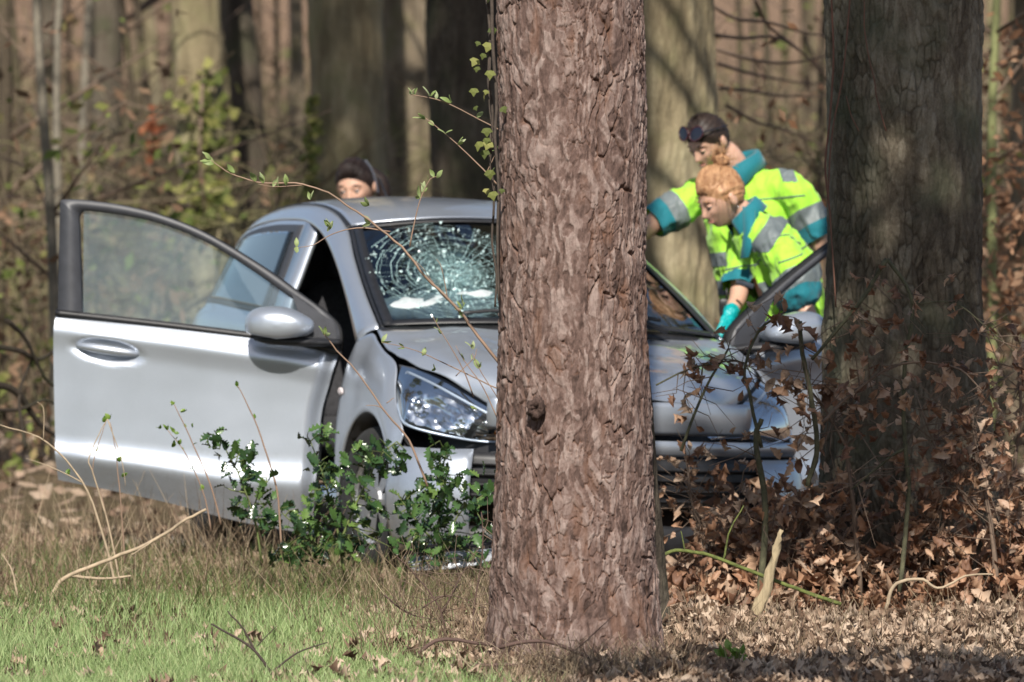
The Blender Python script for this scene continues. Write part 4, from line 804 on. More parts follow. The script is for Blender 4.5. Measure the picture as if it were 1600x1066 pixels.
def headgrid(n=60, m=80, off=None):
    """face in local axes (x to the person's left, y forwards, z up), origin at head centre"""
    P_ = np.linspace(-math.pi/2+.03, math.pi/2-.03, n)[:, None]*np.ones((1, m)); A = np.ones((n, 1))*np.linspace(0, 2*math.pi, m, endpoint=False)[None]
    x = np.cos(P_)*np.cos(A); y = np.cos(P_)*np.sin(A); z = np.sin(P_)
    jaw = sstep(.05, -.95, z); fr = sstep(-.2, .7, y)
    X = x*(.076-.022*jaw*fr-.012*jaw); Y = np.where(y > 0, y*(.092+.004*jaw), y*(.100-.030*jaw)); Z = z*.118
    Y = Y+.012*jaw*fr-.008*sstep(.3, 1, z)*fr; r = lambda x0, z0, sx, sz: np.exp(-((np.abs(X)-x0)/sx)**2-((Z-z0)/sz)**2)*fr
    Y += .020*r(0, -.030, .012, .014)+.013*r(0, -.008, .009, .022)-.012*r(.031, .006, .016, .013)+.006*r(.03, .026, .026, .008)+.004*r(.045, -.025, .02, .02)+.006*r(0, -.058, .022, .006)+.006*r(0, -.070, .018, .006)-.004*r(0, -.064, .024, .003)+.009*r(0, -.098, .018, .014)
    V_ = np.stack([X, Y, Z], -1); 
    if off is not None: nr = np.stack([x/.076, y/.095, z/.118], -1); nr /= np.linalg.norm(nr, axis=-1)[..., None]; V_ = V_+nr*(off[..., None] if hasattr(off, 'shape') else off)
    return V_
class Head:
    def __init__(s, c, f, up=(0, 0, 1), roll=0., sc=1.):
        s.c = np.asarray(c, float); s.f = unit(f); s.l = unit(np.cross(up, s.f)); s.u = np.cross(s.f, s.l); s.sc = sc
        if roll: cr_, sr = math.cos(roll), math.sin(roll); s.l, s.u = s.l*cr_+s.u*sr, s.u*cr_-s.l*sr
    def w(s, P_): P_ = np.asarray(P_, float); return s.c+s.sc*(P_[..., 0:1]*s.l+P_[..., 1:2]*s.f+P_[..., 2:3]*s.u)
    def shapes(s):
        V_ = headgrid().reshape(-1, 3); F_ = [tuple(int(x) for x in q) for q in gridfaces(60, 80, False, True)]+[tuple(range(80))[::-1], tuple(59*80+k_ for k_ in range(80))]; out = [(s.w(V_), F_)]
        for e in (-1, 1):
            v, f = ball((0, 0, 0), (.010, .021, .032)); v[:, 0] += .3*v[:, 1]*-1*e*-1; out.append((s.w(v+np.array([e*.079, -.012, -.008])), f))
        return out
    def extras(s, body, iris, brow, lid=.0085):
        for e in (-1, 1):
            v, f = ball((e*.031, .0765, .004), (.011, .010, .009), 8); o = obj('eye', s.w(v), f, M_eye, body)
            v, f = ball((e*.031, .0845, .001), (.0055, .0035, .005), 6); obj('iris', s.w(v), f, iris, o)
            v, f = ball((e*.031, .0775, lid), (.0145, .0125, .0078), 8); obj('eyelid', s.w(v), f, M_skin, body)
            t = np.linspace(-1, 1, 7); v, f = tube(s.w(np.stack([e*(.032+.019*t), .090-.008*np.abs(t+.2)**2-.003, .027+.004*(1-t*t)-.002*t], 1)), .0035*(1-.5*np.abs(t)), 6); obj('eyebrow', v, f, brow, body)
        t = np.linspace(-1, 1, 9); v, f = tube(s.w(np.stack([.024*t, .0955-.010*t*t, -.064+.002*t*t], 1)), .0038*(1.05-.6*t*t), 6); obj('lips', v, f, M_lip, body)
    def hair(s, name, body, mat, off, region, bumpf=0., seed=0, n=90, m=140):
        """cap of hair over the part of the skull that region() names"""
        V0 = headgrid(n, m); o_ = np.full((n, m), off)
        if bumpf: q = V0.reshape(-1, 3); o_ = o_+(bumpf*fbm(np.stack([np.arctan2(q[:, 0], q[:, 2]+.05)*14, q[:, 1]*10, np.full(len(q), seed)], 1), 3, seed)).reshape(n, m)
        mk = region(V0[..., 0], V0[..., 1], V0[..., 2]); o_ = o_*sstep(-.004, .055, mk)-.001*(mk <= 0)
        V_ = headgrid(n, m, o_); q = gridfaces(n, m, False, True); kp = (mk.reshape(-1)[q] > -.002).all(1); q = q[kp]; return obj(name, s.w(V_.reshape(-1, 3)), q, mat, body)
ELL = np.array([.076, .100, .118])
def ell(v, k): v = np.asarray(v, float); return v/math.sqrt(((v/ELL)**2).sum())*k
def skin(name, c): 
    m, nt, b = newmat(name); n = noise(nt, 30, 4); nt.links.new(ramp(nt, n, [(.3, tuple(x*.88 for x in c)), (.7, c)]), b.inputs['Base Color']); b.inputs['Roughness'].default_value = .5; b.inputs['Subsurface Weight'].default_value = .12; b.inputs['Subsurface Radius'].default_value = (.01, .004, .002); return m
M_skin = skin('skin', (.60, .36, .26)); M_lip = simple('lips', (.42, .19, .16), .5); M_eye = simple('eye_white', (.7, .68, .65), .3, var=.05); M_iris = simple('iris', (.03, .025, .02), .2)
def hairmat(name, lo, hi): 
    m, nt, b = newmat(name); n = noise(nt, 70, 4, .7, None, (1, .25, .6)); nt.links.new(ramp(nt, n, [(.3, lo), (.7, hi)]), b.inputs['Base Color']); b.inputs['Roughness'].default_value = .55; b.inputs['Specular IOR Level'].default_value = .4; bump(nt, b, n, .5, .004); return m
M_hd = hairmat('dark_brown_hair', (.008, .005, .005), (.028, .016, .013)); M_hb = hairmat('short_brown_hair', (.014, .009, .007), (.045, .028, .021)); M_hr = hairmat('copper_blond_hair', (.20, .085, .036), (.58, .34, .18))
def fabric(name, c, rough=.8, tr=0.):
    m, nt, b = newmat(name); n = noise(nt, 26, 5, .6); w_ = noise(nt, 600, 2, .5); nt.links.new(ramp(nt, n, [(.3, tuple(x*.9 for x in c)), (.7, c)]), b.inputs['Base Color']); b.inputs['Roughness'].default_value = rough; b.inputs['Sheen Weight'].default_value = .2; bump(nt, b, w_, .15, .002); return m
M_hiviz = fabric('fluorescent_yellow_cloth', (.37, .76, .05)); M_teal = fabric('teal_cloth', (.0, .15, .19)); M_band = simple('grey_reflective_tape', (.14, .165, .17), .55, .0, var=.1, scale=60); M_seam = fabric('grey_piping', (.10, .14, .12)); M_navy = fabric('dark_trousers', (.02, .03, .045)); M_jacket = fabric('dark_jacket', (.03, .035, .045)); M_shoe = simple('black_boots', (.02, .02, .02), .5); M_glove = simple('teal_gloves', (.0, .32, .33), .4, var=.25, scale=60, bumpd=.003)
def hand(base, d, up, sc=1., curl=.35, flip=1):
    """palm and five fingers of unequal length, thumb from the side of the palm"""
    d = unit(d); up = unit(np.asarray(up)-d*(np.asarray(up)@d)); sd_ = np.cross(d, up)*flip; L = lambda a, b_, c: base+sc*(a*d+b_*sd_+c*up); out = [loft([(L(-.01, 0, 0), sd_*.026*sc, up*.018*sc), (L(.04, 0, 0), sd_*.040*sc, up*.016*sc), (L(.085, 0, 0), sd_*.042*sc, up*.013*sc), (L(.095, 0, 0), sd_*.036*sc, up*.008*sc)], 16)]
    for off, ln_ in ((-.031, .062), (-.010, .074), (.011, .070), (.031, .054)):
        out.append(limb([L(.075, off, 0), L(.085+ln_*.4, off*1.1, -ln_*.25*curl), L(.085+ln_*.75, off*1.12, -ln_*.75*curl), L(.085+ln_*.9, off*1.12, -ln_*1.25*curl)], np.array([.0105, .0098, .009, .0078])*sc, 8, 2))
    out.append(limb([L(.015, .030, -.004), L(.05, .058, -.018), L(.082, .066, -.036)], np.array([.014, .011, .009])*sc, 8, 3)); return out
def folds(me, amp, fq, seed):
    n = len(me.vertices); co = np.zeros(n*3); me.vertices.foreach_get('co', co); co = co.reshape(-1, 3); nr = np.zeros(n*3); me.vertices.foreach_get('normal', nr); nr = nr.reshape(-1, 3)
    q = co*np.array(fq); d = 1-np.abs(fbm(q, 3, seed)); d2 = 1-np.abs(vnoise(q*2.1+3.3, seed+7)); co += nr*(amp*(d-.6)+amp*.6*vnoise(co*9, seed+3)+amp*.55*(d2**3-.3))[:, None]; me.vertices.foreach_set('co', co.ravel()); me.update()
def cutband(me, planes, keep, off, name, mat, parent):
    """the strip of a garment between two planes, set slightly proud of the cloth"""
    bm = bmesh.new(); bm.from_mesh(me)
    for co, no in planes:
        bmesh.ops.bisect_plane(bm, geom=bm.verts[:]+bm.edges[:]+bm.faces[:], plane_co=tuple(co), plane_no=tuple(no), clear_inner=True, clear_outer=False)
    bmesh.ops.delete(bm, geom=[f for f in bm.faces if not keep(np.array(f.calc_center_median()))], context='FACES')
    bm.normal_update()
    for v in bm.verts: v.co += v.normal*off
    r = bpy.data.meshes.new(name); bm.to_mesh(r); bm.free(); r.polygons.foreach_set('use_smooth', [True]*len(r.polygons)); r.materials.clear(); return link(name, r, mat, parent)
def opencuff(me, a, b_, t, rmax):
    """cut a sleeve open at its hem"""
    ax = unit(b_-a); co = a+(b_-a)*t; bm = bmesh.new(); bm.from_mesh(me)
    near = lambda c: segd(c, a, b_) < rmax and (c-a)@ax > .5*np.linalg.norm(b_-a)
    fs = [f for f in bm.faces if near(np.array(f.calc_center_median()))]; ge = set(fs)
    for f in fs: ge.update(f.edges); ge.update(f.verts)
    bmesh.ops.bisect_plane(bm, geom=list(ge), plane_co=tuple(co), plane_no=tuple(ax)); 
    bmesh.ops.delete(bm, geom=[f for f in bm.faces if (np.array(f.calc_center_median())-co)@ax > 1e-5 and segd(np.array(f.calc_center_median()), a, b_) < rmax], context='FACES'); bm.to_mesh(me); bm.free()
def segd(p, a, b_):
    t = np.clip((p-a)@(b_-a)/((b_-a)@(b_-a)), -.2, 1.2); return np.linalg.norm(p-a-(b_-a)*t)
def armbands(me, a, b_, cuts, parent, rmax=.135, off=.003):
    ax = unit(b_-a)
    for t0, t1, nm, mt in cuts:
        cutband(me, [(a+(b_-a)*t0, ax), (a+(b_-a)*t1, -ax)], lambda p: segd(p, a, b_) < rmax, off, nm, mt, parent)
def collar(c, ax, fwd, r0, r1, h, parent, mat, open_=.5, drop=.06):
    """turned up shirt collar: a ring that flares, open in front with two points"""
    ax = unit(ax); f = unit(np.asarray(fwd)-ax*(np.asarray(fwd)@ax)); l = np.cross(ax, f); V_ = []; n = 34
    for a in np.linspace(open_, 2*math.pi-open_, n):
        d = f*math.cos(a)+l*math.sin(a); fr = max(0, math.cos(a))**2; p = np.asarray(c)+d*r0
        V_ += [p-ax*.005, p+ax*h*(1-.25*fr)+d*.004, p+ax*h*(.95-.25*fr)+d*.018, np.asarray(c)+d*(r1+.02*fr)-ax*(.012+drop*fr)]
    o = obj('collar', V_, gridfaces(n, 4), mat, parent); return solid(o, .004, 0)
def person(label, cat='person', at=(0, 0)):
    r = empty('person', (at[0], at[1], gz1(*at))); tag(r, label, cat); return r
def torso(rows, wax, dax, Y, tilt=0):
    return [(W(u, v, Y+dy), np.array(wax)*w_, np.array(dax)*d_) for u, v, dy, w_, d_ in rows]
def reparent(root):
    for ch in list(root.children): ch.location = -np.array(root.location)
def legs(hipL, hipR, footL, footR, kneef):
    out = []
    for h_, f_ in ((hipL, footL), (hipR, footR)):
        k_ = (np.array(h_)*.48+np.array(f_)*.52)+np.array(kneef); out.append((np.array(h_), k_, np.array(f_)+np.array([0, 0, .09])))
    return out
def lower(root, body_shapes, hl, hr, fl__, fr_, kf, toe):
    tro = []
    for h_, k_, a_ in legs(hl, hr, fl__, fr_, kf):
        tro.append(limb([h_, (h_+k_)/2, k_, (k_+a_)/2, a_], [.10, .092, .072, .070, .062], 16, 3)); body_shapes.append(limb([h_, (h_+k_)/2, k_, (k_+a_)/2, a_, a_-np.array([0, 0, .05])], [.085, .078, .055, .055, .038, .04], 12, 3))
        t = np.array(toe); sh = [limb([a_+np.array([0, 0, .03]), a_-np.array([0, 0, .05]), a_+t*.16-np.array([0, 0, .055])], [.055, .055, .04], 12, 4)]; link('boot', union('boot', sh, .012, 3), M_shoe, root)
    tro.append(loft([((np.array(hl)+hr)/2+np.array([0, 0, -.06]), (np.array(hl)-hr)*.9, np.array(kf)/np.linalg.norm(kf)*.10), ((np.array(hl)+hr)/2+np.array([0, 0, .12]), (np.array(hl)-hr)*.85, np.array(kf)/np.linalg.norm(kf)*.115)])); me = union('trousers', tro, .012, 4); folds(me, .008, (6, 6, 10), 3); link('trousers', me, M_navy, root)
# ---- man with sunglasses, leaning over behind the woman
YM = 26.75; k_m = FPX/YM
root = person('man in yellow-green shirt with sunglasses on his short dark hair leaning to the car', at=(px(1190, YM), YM))
wax = unit((.86, -.50, .10)); dax = unit((.50, .86, .12)); T_ = torso([(1196, 600, 0, .165, .12), (1194, 560, 0, .175, .13), (1189, 490, 0, .172, .13), (1180, 400, 0, .190, .135), (1172, 330, 0, .205, .125), (1166, 292, .01, .185, .10), (1162, 272, .02, .12, .075), (1158, 258, .02, .075, .065)], wax, dax, YM)
RA = [W(1092, 306, YM+.06), W(1022, 348, YM-.02), W(965, 392, YM-.2), W(930, 425, YM-.28)]; LA = [W(1244, 292, YM-.12), W(1281, 368, YM-.15), W(1298, 428, YM-.16), W(1288, 505, YM-.3), W(1262, 560, YM-.42)]
hd = Head(W(1106, 220, YM-.08), (-.56, -.58, -.60), sc=1.0); bs = hd.shapes()+[limb([W(1160, 285, YM+.03), W(1138, 246, YM-.02), hd.c-hd.f*.02-hd.u*.06], [.066, .060, .056], 16), loft([(c, u_*.86, v_*.86) for c, u_, v_ in T_]), limb(RA, [.055, .046, .040, .030]), limb(LA, [.055, .048, .043, .036, .028])]
bs += hand(RA[-1], RA[-1]-RA[-2], (0, 0, 1))+hand(LA[-1], LA[-1]-LA[-2], (-.5, -.8, .2), flip=-1)
hipc = T_[0][0]; g_ = gz1(hipc[0], hipc[1]); hl = hipc+wax*.09; hr = hipc-wax*.09; hl[2] -= .02; hr[2] -= .02
lower(root, bs, hl, hr, np.array([hl[0]+.06, hl[1], g_+.02]), np.array([hr[0]-.02, hr[1]-.1, g_+.02]), (-.05, -.06, 0), (-.6, -.8, 0))
body = link('body', union('body', bs, .0055, 3), M_skin, root)
sh = [loft(T_, 36), limb([RA[0]+(W(1150, 300, YM)-RA[0])*.55, RA[0], W(1055, 328, YM+.02), W(1026, 345, YM-.02)], [.085, .078, .074, .074], 18), limb([W(1205, 296, YM-.04), W(1240, 300, YM-.12), W(1266, 337, YM-.14), W(1283, 368, YM-.15)], [.075, .078, .078, .078], 18)]
me = union('shirt', sh, .0075, 5); folds(me, .017, (11, 11, 7), 12); shirt = link('shirt', me, M_hiviz, root)
a, b_ = W(1092, 306, YM+.06), W(1022, 347, YM-.02); opencuff(me, a, b_, 1.02, .14); armbands(me, a, b_, [(.44, .74, 'reflective_band', M_band), (.74, 1.03, 'cuff', M_teal)], shirt)
a, b_ = LA[0], W(1281, 366, YM-.15); opencuff(me, a, b_, 1.08, .14); armbands(me, a, b_, [(.46, .78, 'reflective_band', M_band), (.78, 1.09, 'cuff', M_teal)], shirt)
for v0, v1 in ((389, 411), (433, 456), (520, 545)):
    p0 = W(1180, v0, YM); p1 = W(1180, v1, YM); ta = unit(T_[4][0]-T_[1][0]); cutband(me, [(p0, -ta), (p1, ta)], lambda p: segd(p, T_[0][0], T_[5][0]) < .30 and segd(p, LA[0], LA[1]) > .11 and p[2] < 1.4, .003, 'reflective_band', M_band, shirt)
p0 = W(1222, 268, YM-.08); ta = unit((.75, 0, .1)); cutband(me, [(W(1216, 268, YM), unit((1, 0, .35))), (W(1238, 268, YM), -unit((1, 0, .35)))], lambda p: p[2] > 1.545, .003, 'reflective_band', M_band, shirt)
ta = unit(T_[4][0]-T_[1][0])
for v0 in (312,):
    cutband(me, [(W(1170, v0, YM), -ta), (W(1170, v0+2.2, YM), ta)], lambda p: segd(p, RA[0], RA[1]) > .09 and segd(p, LA[0], LA[1]) > .09, .003, 'seam', M_seam, shirt)
cutband(me, [(T_[3][0]+wax*.0, wax), (T_[3][0]+wax*.006, -wax)], lambda p: (p-T_[3][0])@dax < 0, .0035, 'placket', M_seam, shirt)
collar(W(1158, 266, YM-.0), (-.35, -.18, .92), hd.f, .083, .112, .055, shirt, M_teal, .45)
hd.extras(body, M_iris, M_hb)
hair_line = lambda fz, k=1.1: (lambda x, y, z: np.minimum(z-np.maximum(fz+(y-.085)*k+.10*np.clip(np.abs(x)-.045, 0, 1)*(y > .03), -.075), .08+0*z))
hc_ = hd.hair('hair', body, M_hb, .009, hair_line(.056), .003, 3)
rg = np.random.default_rng(12); V0 = headgrid(70, 100).reshape(-1, 3); mk = hair_line(.056)(V0[:, 0], V0[:, 1], V0[:, 2]); V0 = V0[mk > -.001]; mb = MB()
for i in range(1500):
    p = V0[rg.integers(0, len(V0))]; n_ = unit(p/np.array([.076, .095, .118])**2); d = unit(n_+rg.normal(0, .35, 3)+[0, .25, -.15]); p = p+n_*.008; sd_ = unit(np.cross(d, rg.normal(0, 1, 3)))*.0011; mb.add(hd.w(np.array([p-sd_, p+sd_, p+d*rg.uniform(.006, .013)])), [(0, 1, 2)])
mb.build('hair_strands', M_hb, hc_, False)
# sunglasses on his head
sg = empty('sunglasses', tuple(hd.w(np.array([0, .06, .10])))); tag(sg, 'dark sunglasses with red rim pushed up on the man\'s head', 'sunglasses'); lo = np.array(sg.location)
M_red = simple('red_rim', (.05, .010, .013), .3); M_lensd = simple('dark_lens', (.012, .013, .022), .12, var=.2)
for e in (-1, 1):
    t = np.linspace(0, 2*math.pi, 28); ring = np.stack([e*.037+.032*np.cos(t), .0*t, .092+.022*np.sin(t)], 1); ring[:, 1] = .088-.35*np.clip(np.abs(ring[:, 0])-.02, 0, 1)-1.0*(ring[:, 2]-.085)
    v, f = tube(hd.w(ring), .0026, 6, False); obj('rim', v-lo, f, M_red, sg); v = np.vstack([hd.w(ring[:-1]), hd.w(ring.mean(0)[None]+np.array([[0, .006, 0]]))])-lo; obj('lens', v, [(i, (i+1) % 27, 27) for i in range(27)], M_lensd, sg)
    v, f = tube(hd.w(cr([(e*.069, .066, .094), (e*.082, .03, .078), (e*.089, -.03, .050), (e*.084, -.065, .034)], 10)), .003, 6); obj('temple', v-lo, f, M_lensd, sg)
v, f = tube(hd.w(cr([(-.008, .082, .094), (0, .084, .097), (.008, .082, .094)], 6)), .003, 6); obj('bridge', v-lo, f, M_red, sg)
reparent(root)
# ---- woman with copper hair bun bending into the car
YW = 26.1
root = person('woman in yellow-green shirt with copper hair bun and teal gloves bending by the door', at=(px(1250, YW), YW))
wax = unit((.34, -.93, .05)); T_ = []
for u, v, dy, w_, d_ in [(1268, 610, .06, .16, .13), (1262, 570, .05, .165, .135), (1248, 505, .03, .158, .135), (1226, 440, .01, .162, .145), (1203, 388, 0, .172, .130), (1186, 357, -.01, .155, .10), (1174, 343, -.01, .11, .07), (1165, 335, -.01, .07, .055)]: T_.append((W(u, v, YW+dy), wax*w_, unit((.86, .32, .42))*d_))
LA = [W(1212, 385, YW-.17), W(1238, 428, YW-.24), W(1254, 470, YW-.26), W(1266, 500, YW-.30), W(1274, 522, YW-.36)]; RA = [W(1166, 365, YW+.13), W(1158, 420, YW+.06), W(1154, 462, YW-.02), W(1146, 480, YW-.1), W(1141, 490, YW-.16)]
hd = Head(W(1126, 309, YW-.05), (-.78, -.40, -.52), roll=-.03, sc=1.02); bs = hd.shapes()+[limb([W(1172, 348, YW), W(1153, 326, YW-.02), hd.c-hd.f*.03-hd.u*.06], [.056, .050, .048], 16), loft([(c, u_*.85, v_*.85) for c, u_, v_ in T_]), limb(LA, [.050, .046, .040, .034, .026]), limb(RA, [.050, .044, .038, .032, .026])]
hipc = T_[0][0]; g_ = gz1(hipc[0], hipc[1]); hl = hipc+wax*.085; hr = hipc-wax*.085
lower(root, bs, hl, hr, np.array([hl[0]+.12, hl[1], g_+.02]), np.array([hr[0]+.0, hr[1]+.05, g_+.02]), (-.07, -.02, 0), (-.95, -.3, 0))
body = link('body', union('body', bs, .005, 3), M_skin, root)
for A_, fl2, d_ in ((LA, 1, (.12, -.35, -.8)), (RA, -1, (-.2, -.5, -.75))):
    me = union('glove', hand(A_[-1], d_, (.5, -.75, .3), .98, .7, fl2)+[limb([A_[-2]*.5+A_[-1]*.5, A_[-1]], [.034, .032], 12)], .004, 2); folds(me, .003, (30, 30, 30), 4); link('glove', me, M_glove, root)
sh = [loft(T_, 36), limb([W(1196, 364, YW-.08), LA[0], LA[1], W(1249, 462, YW-.255)], [.075, .078, .079, .086], 18), limb([W(1178, 355, YW+.05), RA[0], RA[1], W(1156, 445, YW)], [.075, .075, .068, .070], 18)]
me = union('shirt', sh, .0075, 5); folds(me, .018, (12, 12, 8), 31); shirt = link('shirt', me, M_hiviz, root)
a, b_ = LA[0], W(1250, 464, YW-.26); opencuff(me, a, b_, 1.22, .16); armbands(me, a, b_, [(.60, .92, 'reflective_band', M_band), (.92, 1.23, 'cuff', M_teal)], shirt, .16); opencuff(me, RA[0], W(1156, 445, YW), 1.05, .12); armbands(me, RA[0], W(1156, 445, YW), [(.85, 1.06, 'cuff', M_teal)], shirt, .11)
ta = unit(T_[4][0]-T_[1][0])
for u0, v0, u1, v1 in ((1250, 416, 1258, 440), (1262, 500, 1268, 524)):
    cutband(me, [(W(u0, v0, YW), -ta), (W(u1, v1, YW), ta)], lambda p: segd(p, LA[0], LA[2]) > .135 and segd(p, RA[0], RA[2]) > .12, .003, 'reflective_band', M_band, shirt)
cutband(me, [(W(1192, 352, YW), unit((.8, 0, -.55))), (W(1212, 372, YW), -unit((.8, 0, -.55)))], lambda p: p[2] > W(0, 392, YW)[2] and p[1] < YW-.02, .003, 'reflective_band', M_band, shirt)
collar(W(1168, 341, YW-.01), (-.62, -.10, .76), (-.5, -.3, -.75), .066, .095, .05, shirt, M_teal, .35, .12)
sx_ = unit(LA[1]-LA[0]); cutband(me, [(LA[0]+sx_*.0, sx_), (LA[0]+sx_*.005, -sx_)], lambda p: segd(p, LA[0], LA[1]) < .13 and p[1] < YW, .003, 'seam', M_seam, shirt)
cutband(me, [(W(1207, 400, YW), ta), (W(1207, 397.8, YW), -ta)], lambda p: segd(p, LA[0], LA[2]) > .10, .003, 'seam', M_seam, shirt)
# hanging lapel of the teal collar
lp = [W(1160, 322, YW-.10), W(1180, 330, YW-.12), W(1179, 372, YW-.15), W(1170, 402, YW-.165), W(1157, 404, YW-.15), W(1162, 360, YW-.12)]; o = obj('lapel', lp, [(0, 1, 5), (1, 2, 5), (2, 3, 4), (2, 4, 5)], M_teal, shirt); solid(o, .006, 0)
pk = [W(1150, 436, YW-.2), W(1178, 444, YW-.235), W(1176, 452, YW-.235), W(1150, 444, YW-.2)]; o = obj('pocket_flap', pk, [(0, 1, 2, 3)], M_navy, shirt); solid(o, .004, 0)
hd.extras(body, M_iris, M_hr)
hairw = hair_line(.060, 1.0)
hc_ = hd.hair('hair', body, M_hr, .012, hairw, .006, 8)
rg = np.random.default_rng(3); mb = MB(); bun = W(1126, 251, YW-.04)
for i in range(520):                                        # strands swept from the hairline up to the bun
    a = rg.uniform(0, 2*math.pi); y0 = .075*math.cos(a); x0 = .086*math.sin(a); z0 = .05 if y0 > .03 else .05-.85*(.03-y0); z0 += rg.uniform(0, .03)
    p0 = np.array([x0, y0*1.05, max(z0, -.055)]); bl = (bun-hd.c)/hd.sc; bl = np.array([bl@hd.l, bl@hd.f, bl@hd.u]); mid = (p0+bl)/2; mid = ell(mid, 1.13+rg.uniform(0, .10)); mid2 = ell(p0*.75+bl*.25, 1.06+rg.uniform(0, .08)); p0 = ell(p0, .99)
    mb.tube(hd.w(cr([p0, mid2, mid, bl*.9], 9)), np.array([.0012, .002, .0024, .0024, .0024, .0024, .0024, .002, .0015])*rg.uniform(.7, 1.3), 3)
for i in range(40):
    a = rg.uniform(-1.9, 1.9); p0 = np.array([.078*math.sin(a), .075*math.cos(a), .055-.03*abs(a)]); d = unit(p0)+rg.normal(0, .3, 3); mb.tube(hd.w(np.array([p0, p0+d*.025+[0, 0, -.01], p0+d*.04+[0, .005, -.04]])), [.0012, .001, .0005], 3)
mb.build('hair_strands', M_hr, hc_)
mb = MB()
for i in range(110):
    ax = unit(rg.normal(0, 1, 3)); u_ = unit(np.cross(ax, (.3, .2, 1))); v_ = np.cross(ax, u_); t = np.linspace(rg.uniform(0, 6), rg.uniform(7, 11), 12); r_ = rg.uniform(.018, .038); P_ = bun+np.cos(t)[:, None]*u_*r_+np.sin(t)[:, None]*v_*r_*.8; mb.tube(P_, .0021, 4)
for i in range(70):
    d = unit(rg.normal(0, 1, 3)+np.array([.1, 0, .8])); mb.tube([bun+d*.02, bun+d*.045+rg.normal(0, .006, 3), bun+d*rg.uniform(.05, .085)+rg.normal(0, .014, 3)], [.002, .0016, .0007], 3)
mb.build('hair_bun', M_hr, hc_)
v, f = ball(hd.w(np.array([-.084, -.012, -.048]) if hd.l[1] > 0 else np.array([.084, -.012, -.048])), (.004, .004, .005), 6); obj('earring', v, f, M_chrome, body)
reparent(root)
rd = empty('radio', tuple(W(1131, 488, YW-.05))); tag(rd, 'small black radio hanging next to the woman\'s gloved hand', 'radio'); o = rounded('case', (0, 0, .02), (.04, .03, .075), M_black, rd, 10, .4); V_, F_ = tube([(.012, 0, .055), (.012, 0, .10)], [.005, .004], 8); obj('antenna', V_, F_, M_black, rd); mb = MB(); [mb.box((-.004, -.016, .01+i*.008), (.02, .004, .003)) for i in range(4)]; mb.build('speaker_grille', M_rubber, rd, False)
# ---- dark haired woman behind the car
YK = 29.2
root = person('dark haired woman looking down behind the car roof, hair tied back', at=(px(565, YK), YK+.1))
hd = Head(W(556, 291, YK-.05), (-.28, -.85, -.30), roll=.06, sc=1.08); wax = unit((.97, -.2, 0)); dax = unit((.2, .97, .1)); rows = [(572, 700, .12, .17, .12), (570, 620, .1, .165, .12), (566, 520, .08, .165, .12), (563, 430, .06, .185, .12), (561, 385, .05, .17, .09), (559, 365, .05, .10, .06)]; T_ = torso(rows, wax, dax, YK)
LA = [W(618, 408, YK), W(632, 490, YK), W(612, 560, YK-.25)]; RA = [W(505, 408, YK+.05), W(492, 490, YK), W(512, 560, YK-.25)]
bs = hd.shapes()+[limb([W(560, 385, YK+.05), W(557, 350, YK), hd.c-hd.f*.03-hd.u*.05], [.056, .05, .048], 16), loft([(c, u_*.85, v_*.85) for c, u_, v_ in T_]), limb(LA, [.05, .042, .027]), limb(RA, [.05, .042, .027])]+hand(LA[-1], LA[-1]-LA[-2], (0, 0, 1))+hand(RA[-1], RA[-1]-RA[-2], (0, 0, 1), flip=-1)
hipc = T_[0][0]; g_ = gz1(hipc[0], hipc[1]); hl = hipc+wax*.085; hr = hipc-wax*.085
lower(root, bs, hl, hr, np.array([hl[0]+.03, hl[1], g_+.02]), np.array([hr[0]-.03, hr[1], g_+.02]), (0, -.05, 0), (0, -1, 0))
body = link('body', union('body', bs, .0055, 3), M_skin, root)
me = union('jacket', [loft(T_, 30), limb([W(600, 395, YK+.03)]+LA[:2]+[LA[1]*.2+LA[2]*.8], [.08, .075, .062, .05], 14), limb([W(522, 395, YK+.05)]+RA[:2]+[RA[1]*.2+RA[2]*.8], [.08, .075, .062, .05], 14)], .009, 4); folds(me, .01, (9, 9, 6), 5); link('jacket', me, M_jacket, root)
hd.extras(body, M_iris, M_hd, .0135)
hc_ = hd.hair('hair', body, M_hd, .009, hair_line(.066, 1.25), .004, 6)
mb = MB(); rg = np.random.default_rng(9)
for i in range(260):
    a = rg.uniform(-1.5, 1.5); p0 = np.array([.07*math.sin(a), .082*math.cos(a), .070-.035*a*a*.6]); P_ = hd.w(cr([ell(p0, .99), ell((p0[0]*1.25, p0[1]*.3, .09-.02*abs(a)), 1.08+rg.uniform(0, .07)), ell((p0[0]*1.15, -.08, .05), 1.1), (.02, -.12, -.01)], 9)); mb.tube(P_, .0026, 3)
mb.build('hair_strands', M_hd, hc_)
V_, F_ = limb(hd.w(np.array([(.04, -.09, .03), (.078, -.10, -.02), (.085, -.09, -.08), (.08, -.07, -.17)])), [.03, .036, .034, .014], 14); obj('ponytail', V_, F_, M_hd, hc_)
V_, F_ = tube(hd.w(cr([(.050, -.035, .104), (.072, -.032, .066), (.085, -.025, .01), (.089, -.02, -.045)], 20)), .0045, 6); obj('headband', V_, F_, simple('grey_headband', (.10, .11, .14), .4), hc_)
reparent(root)
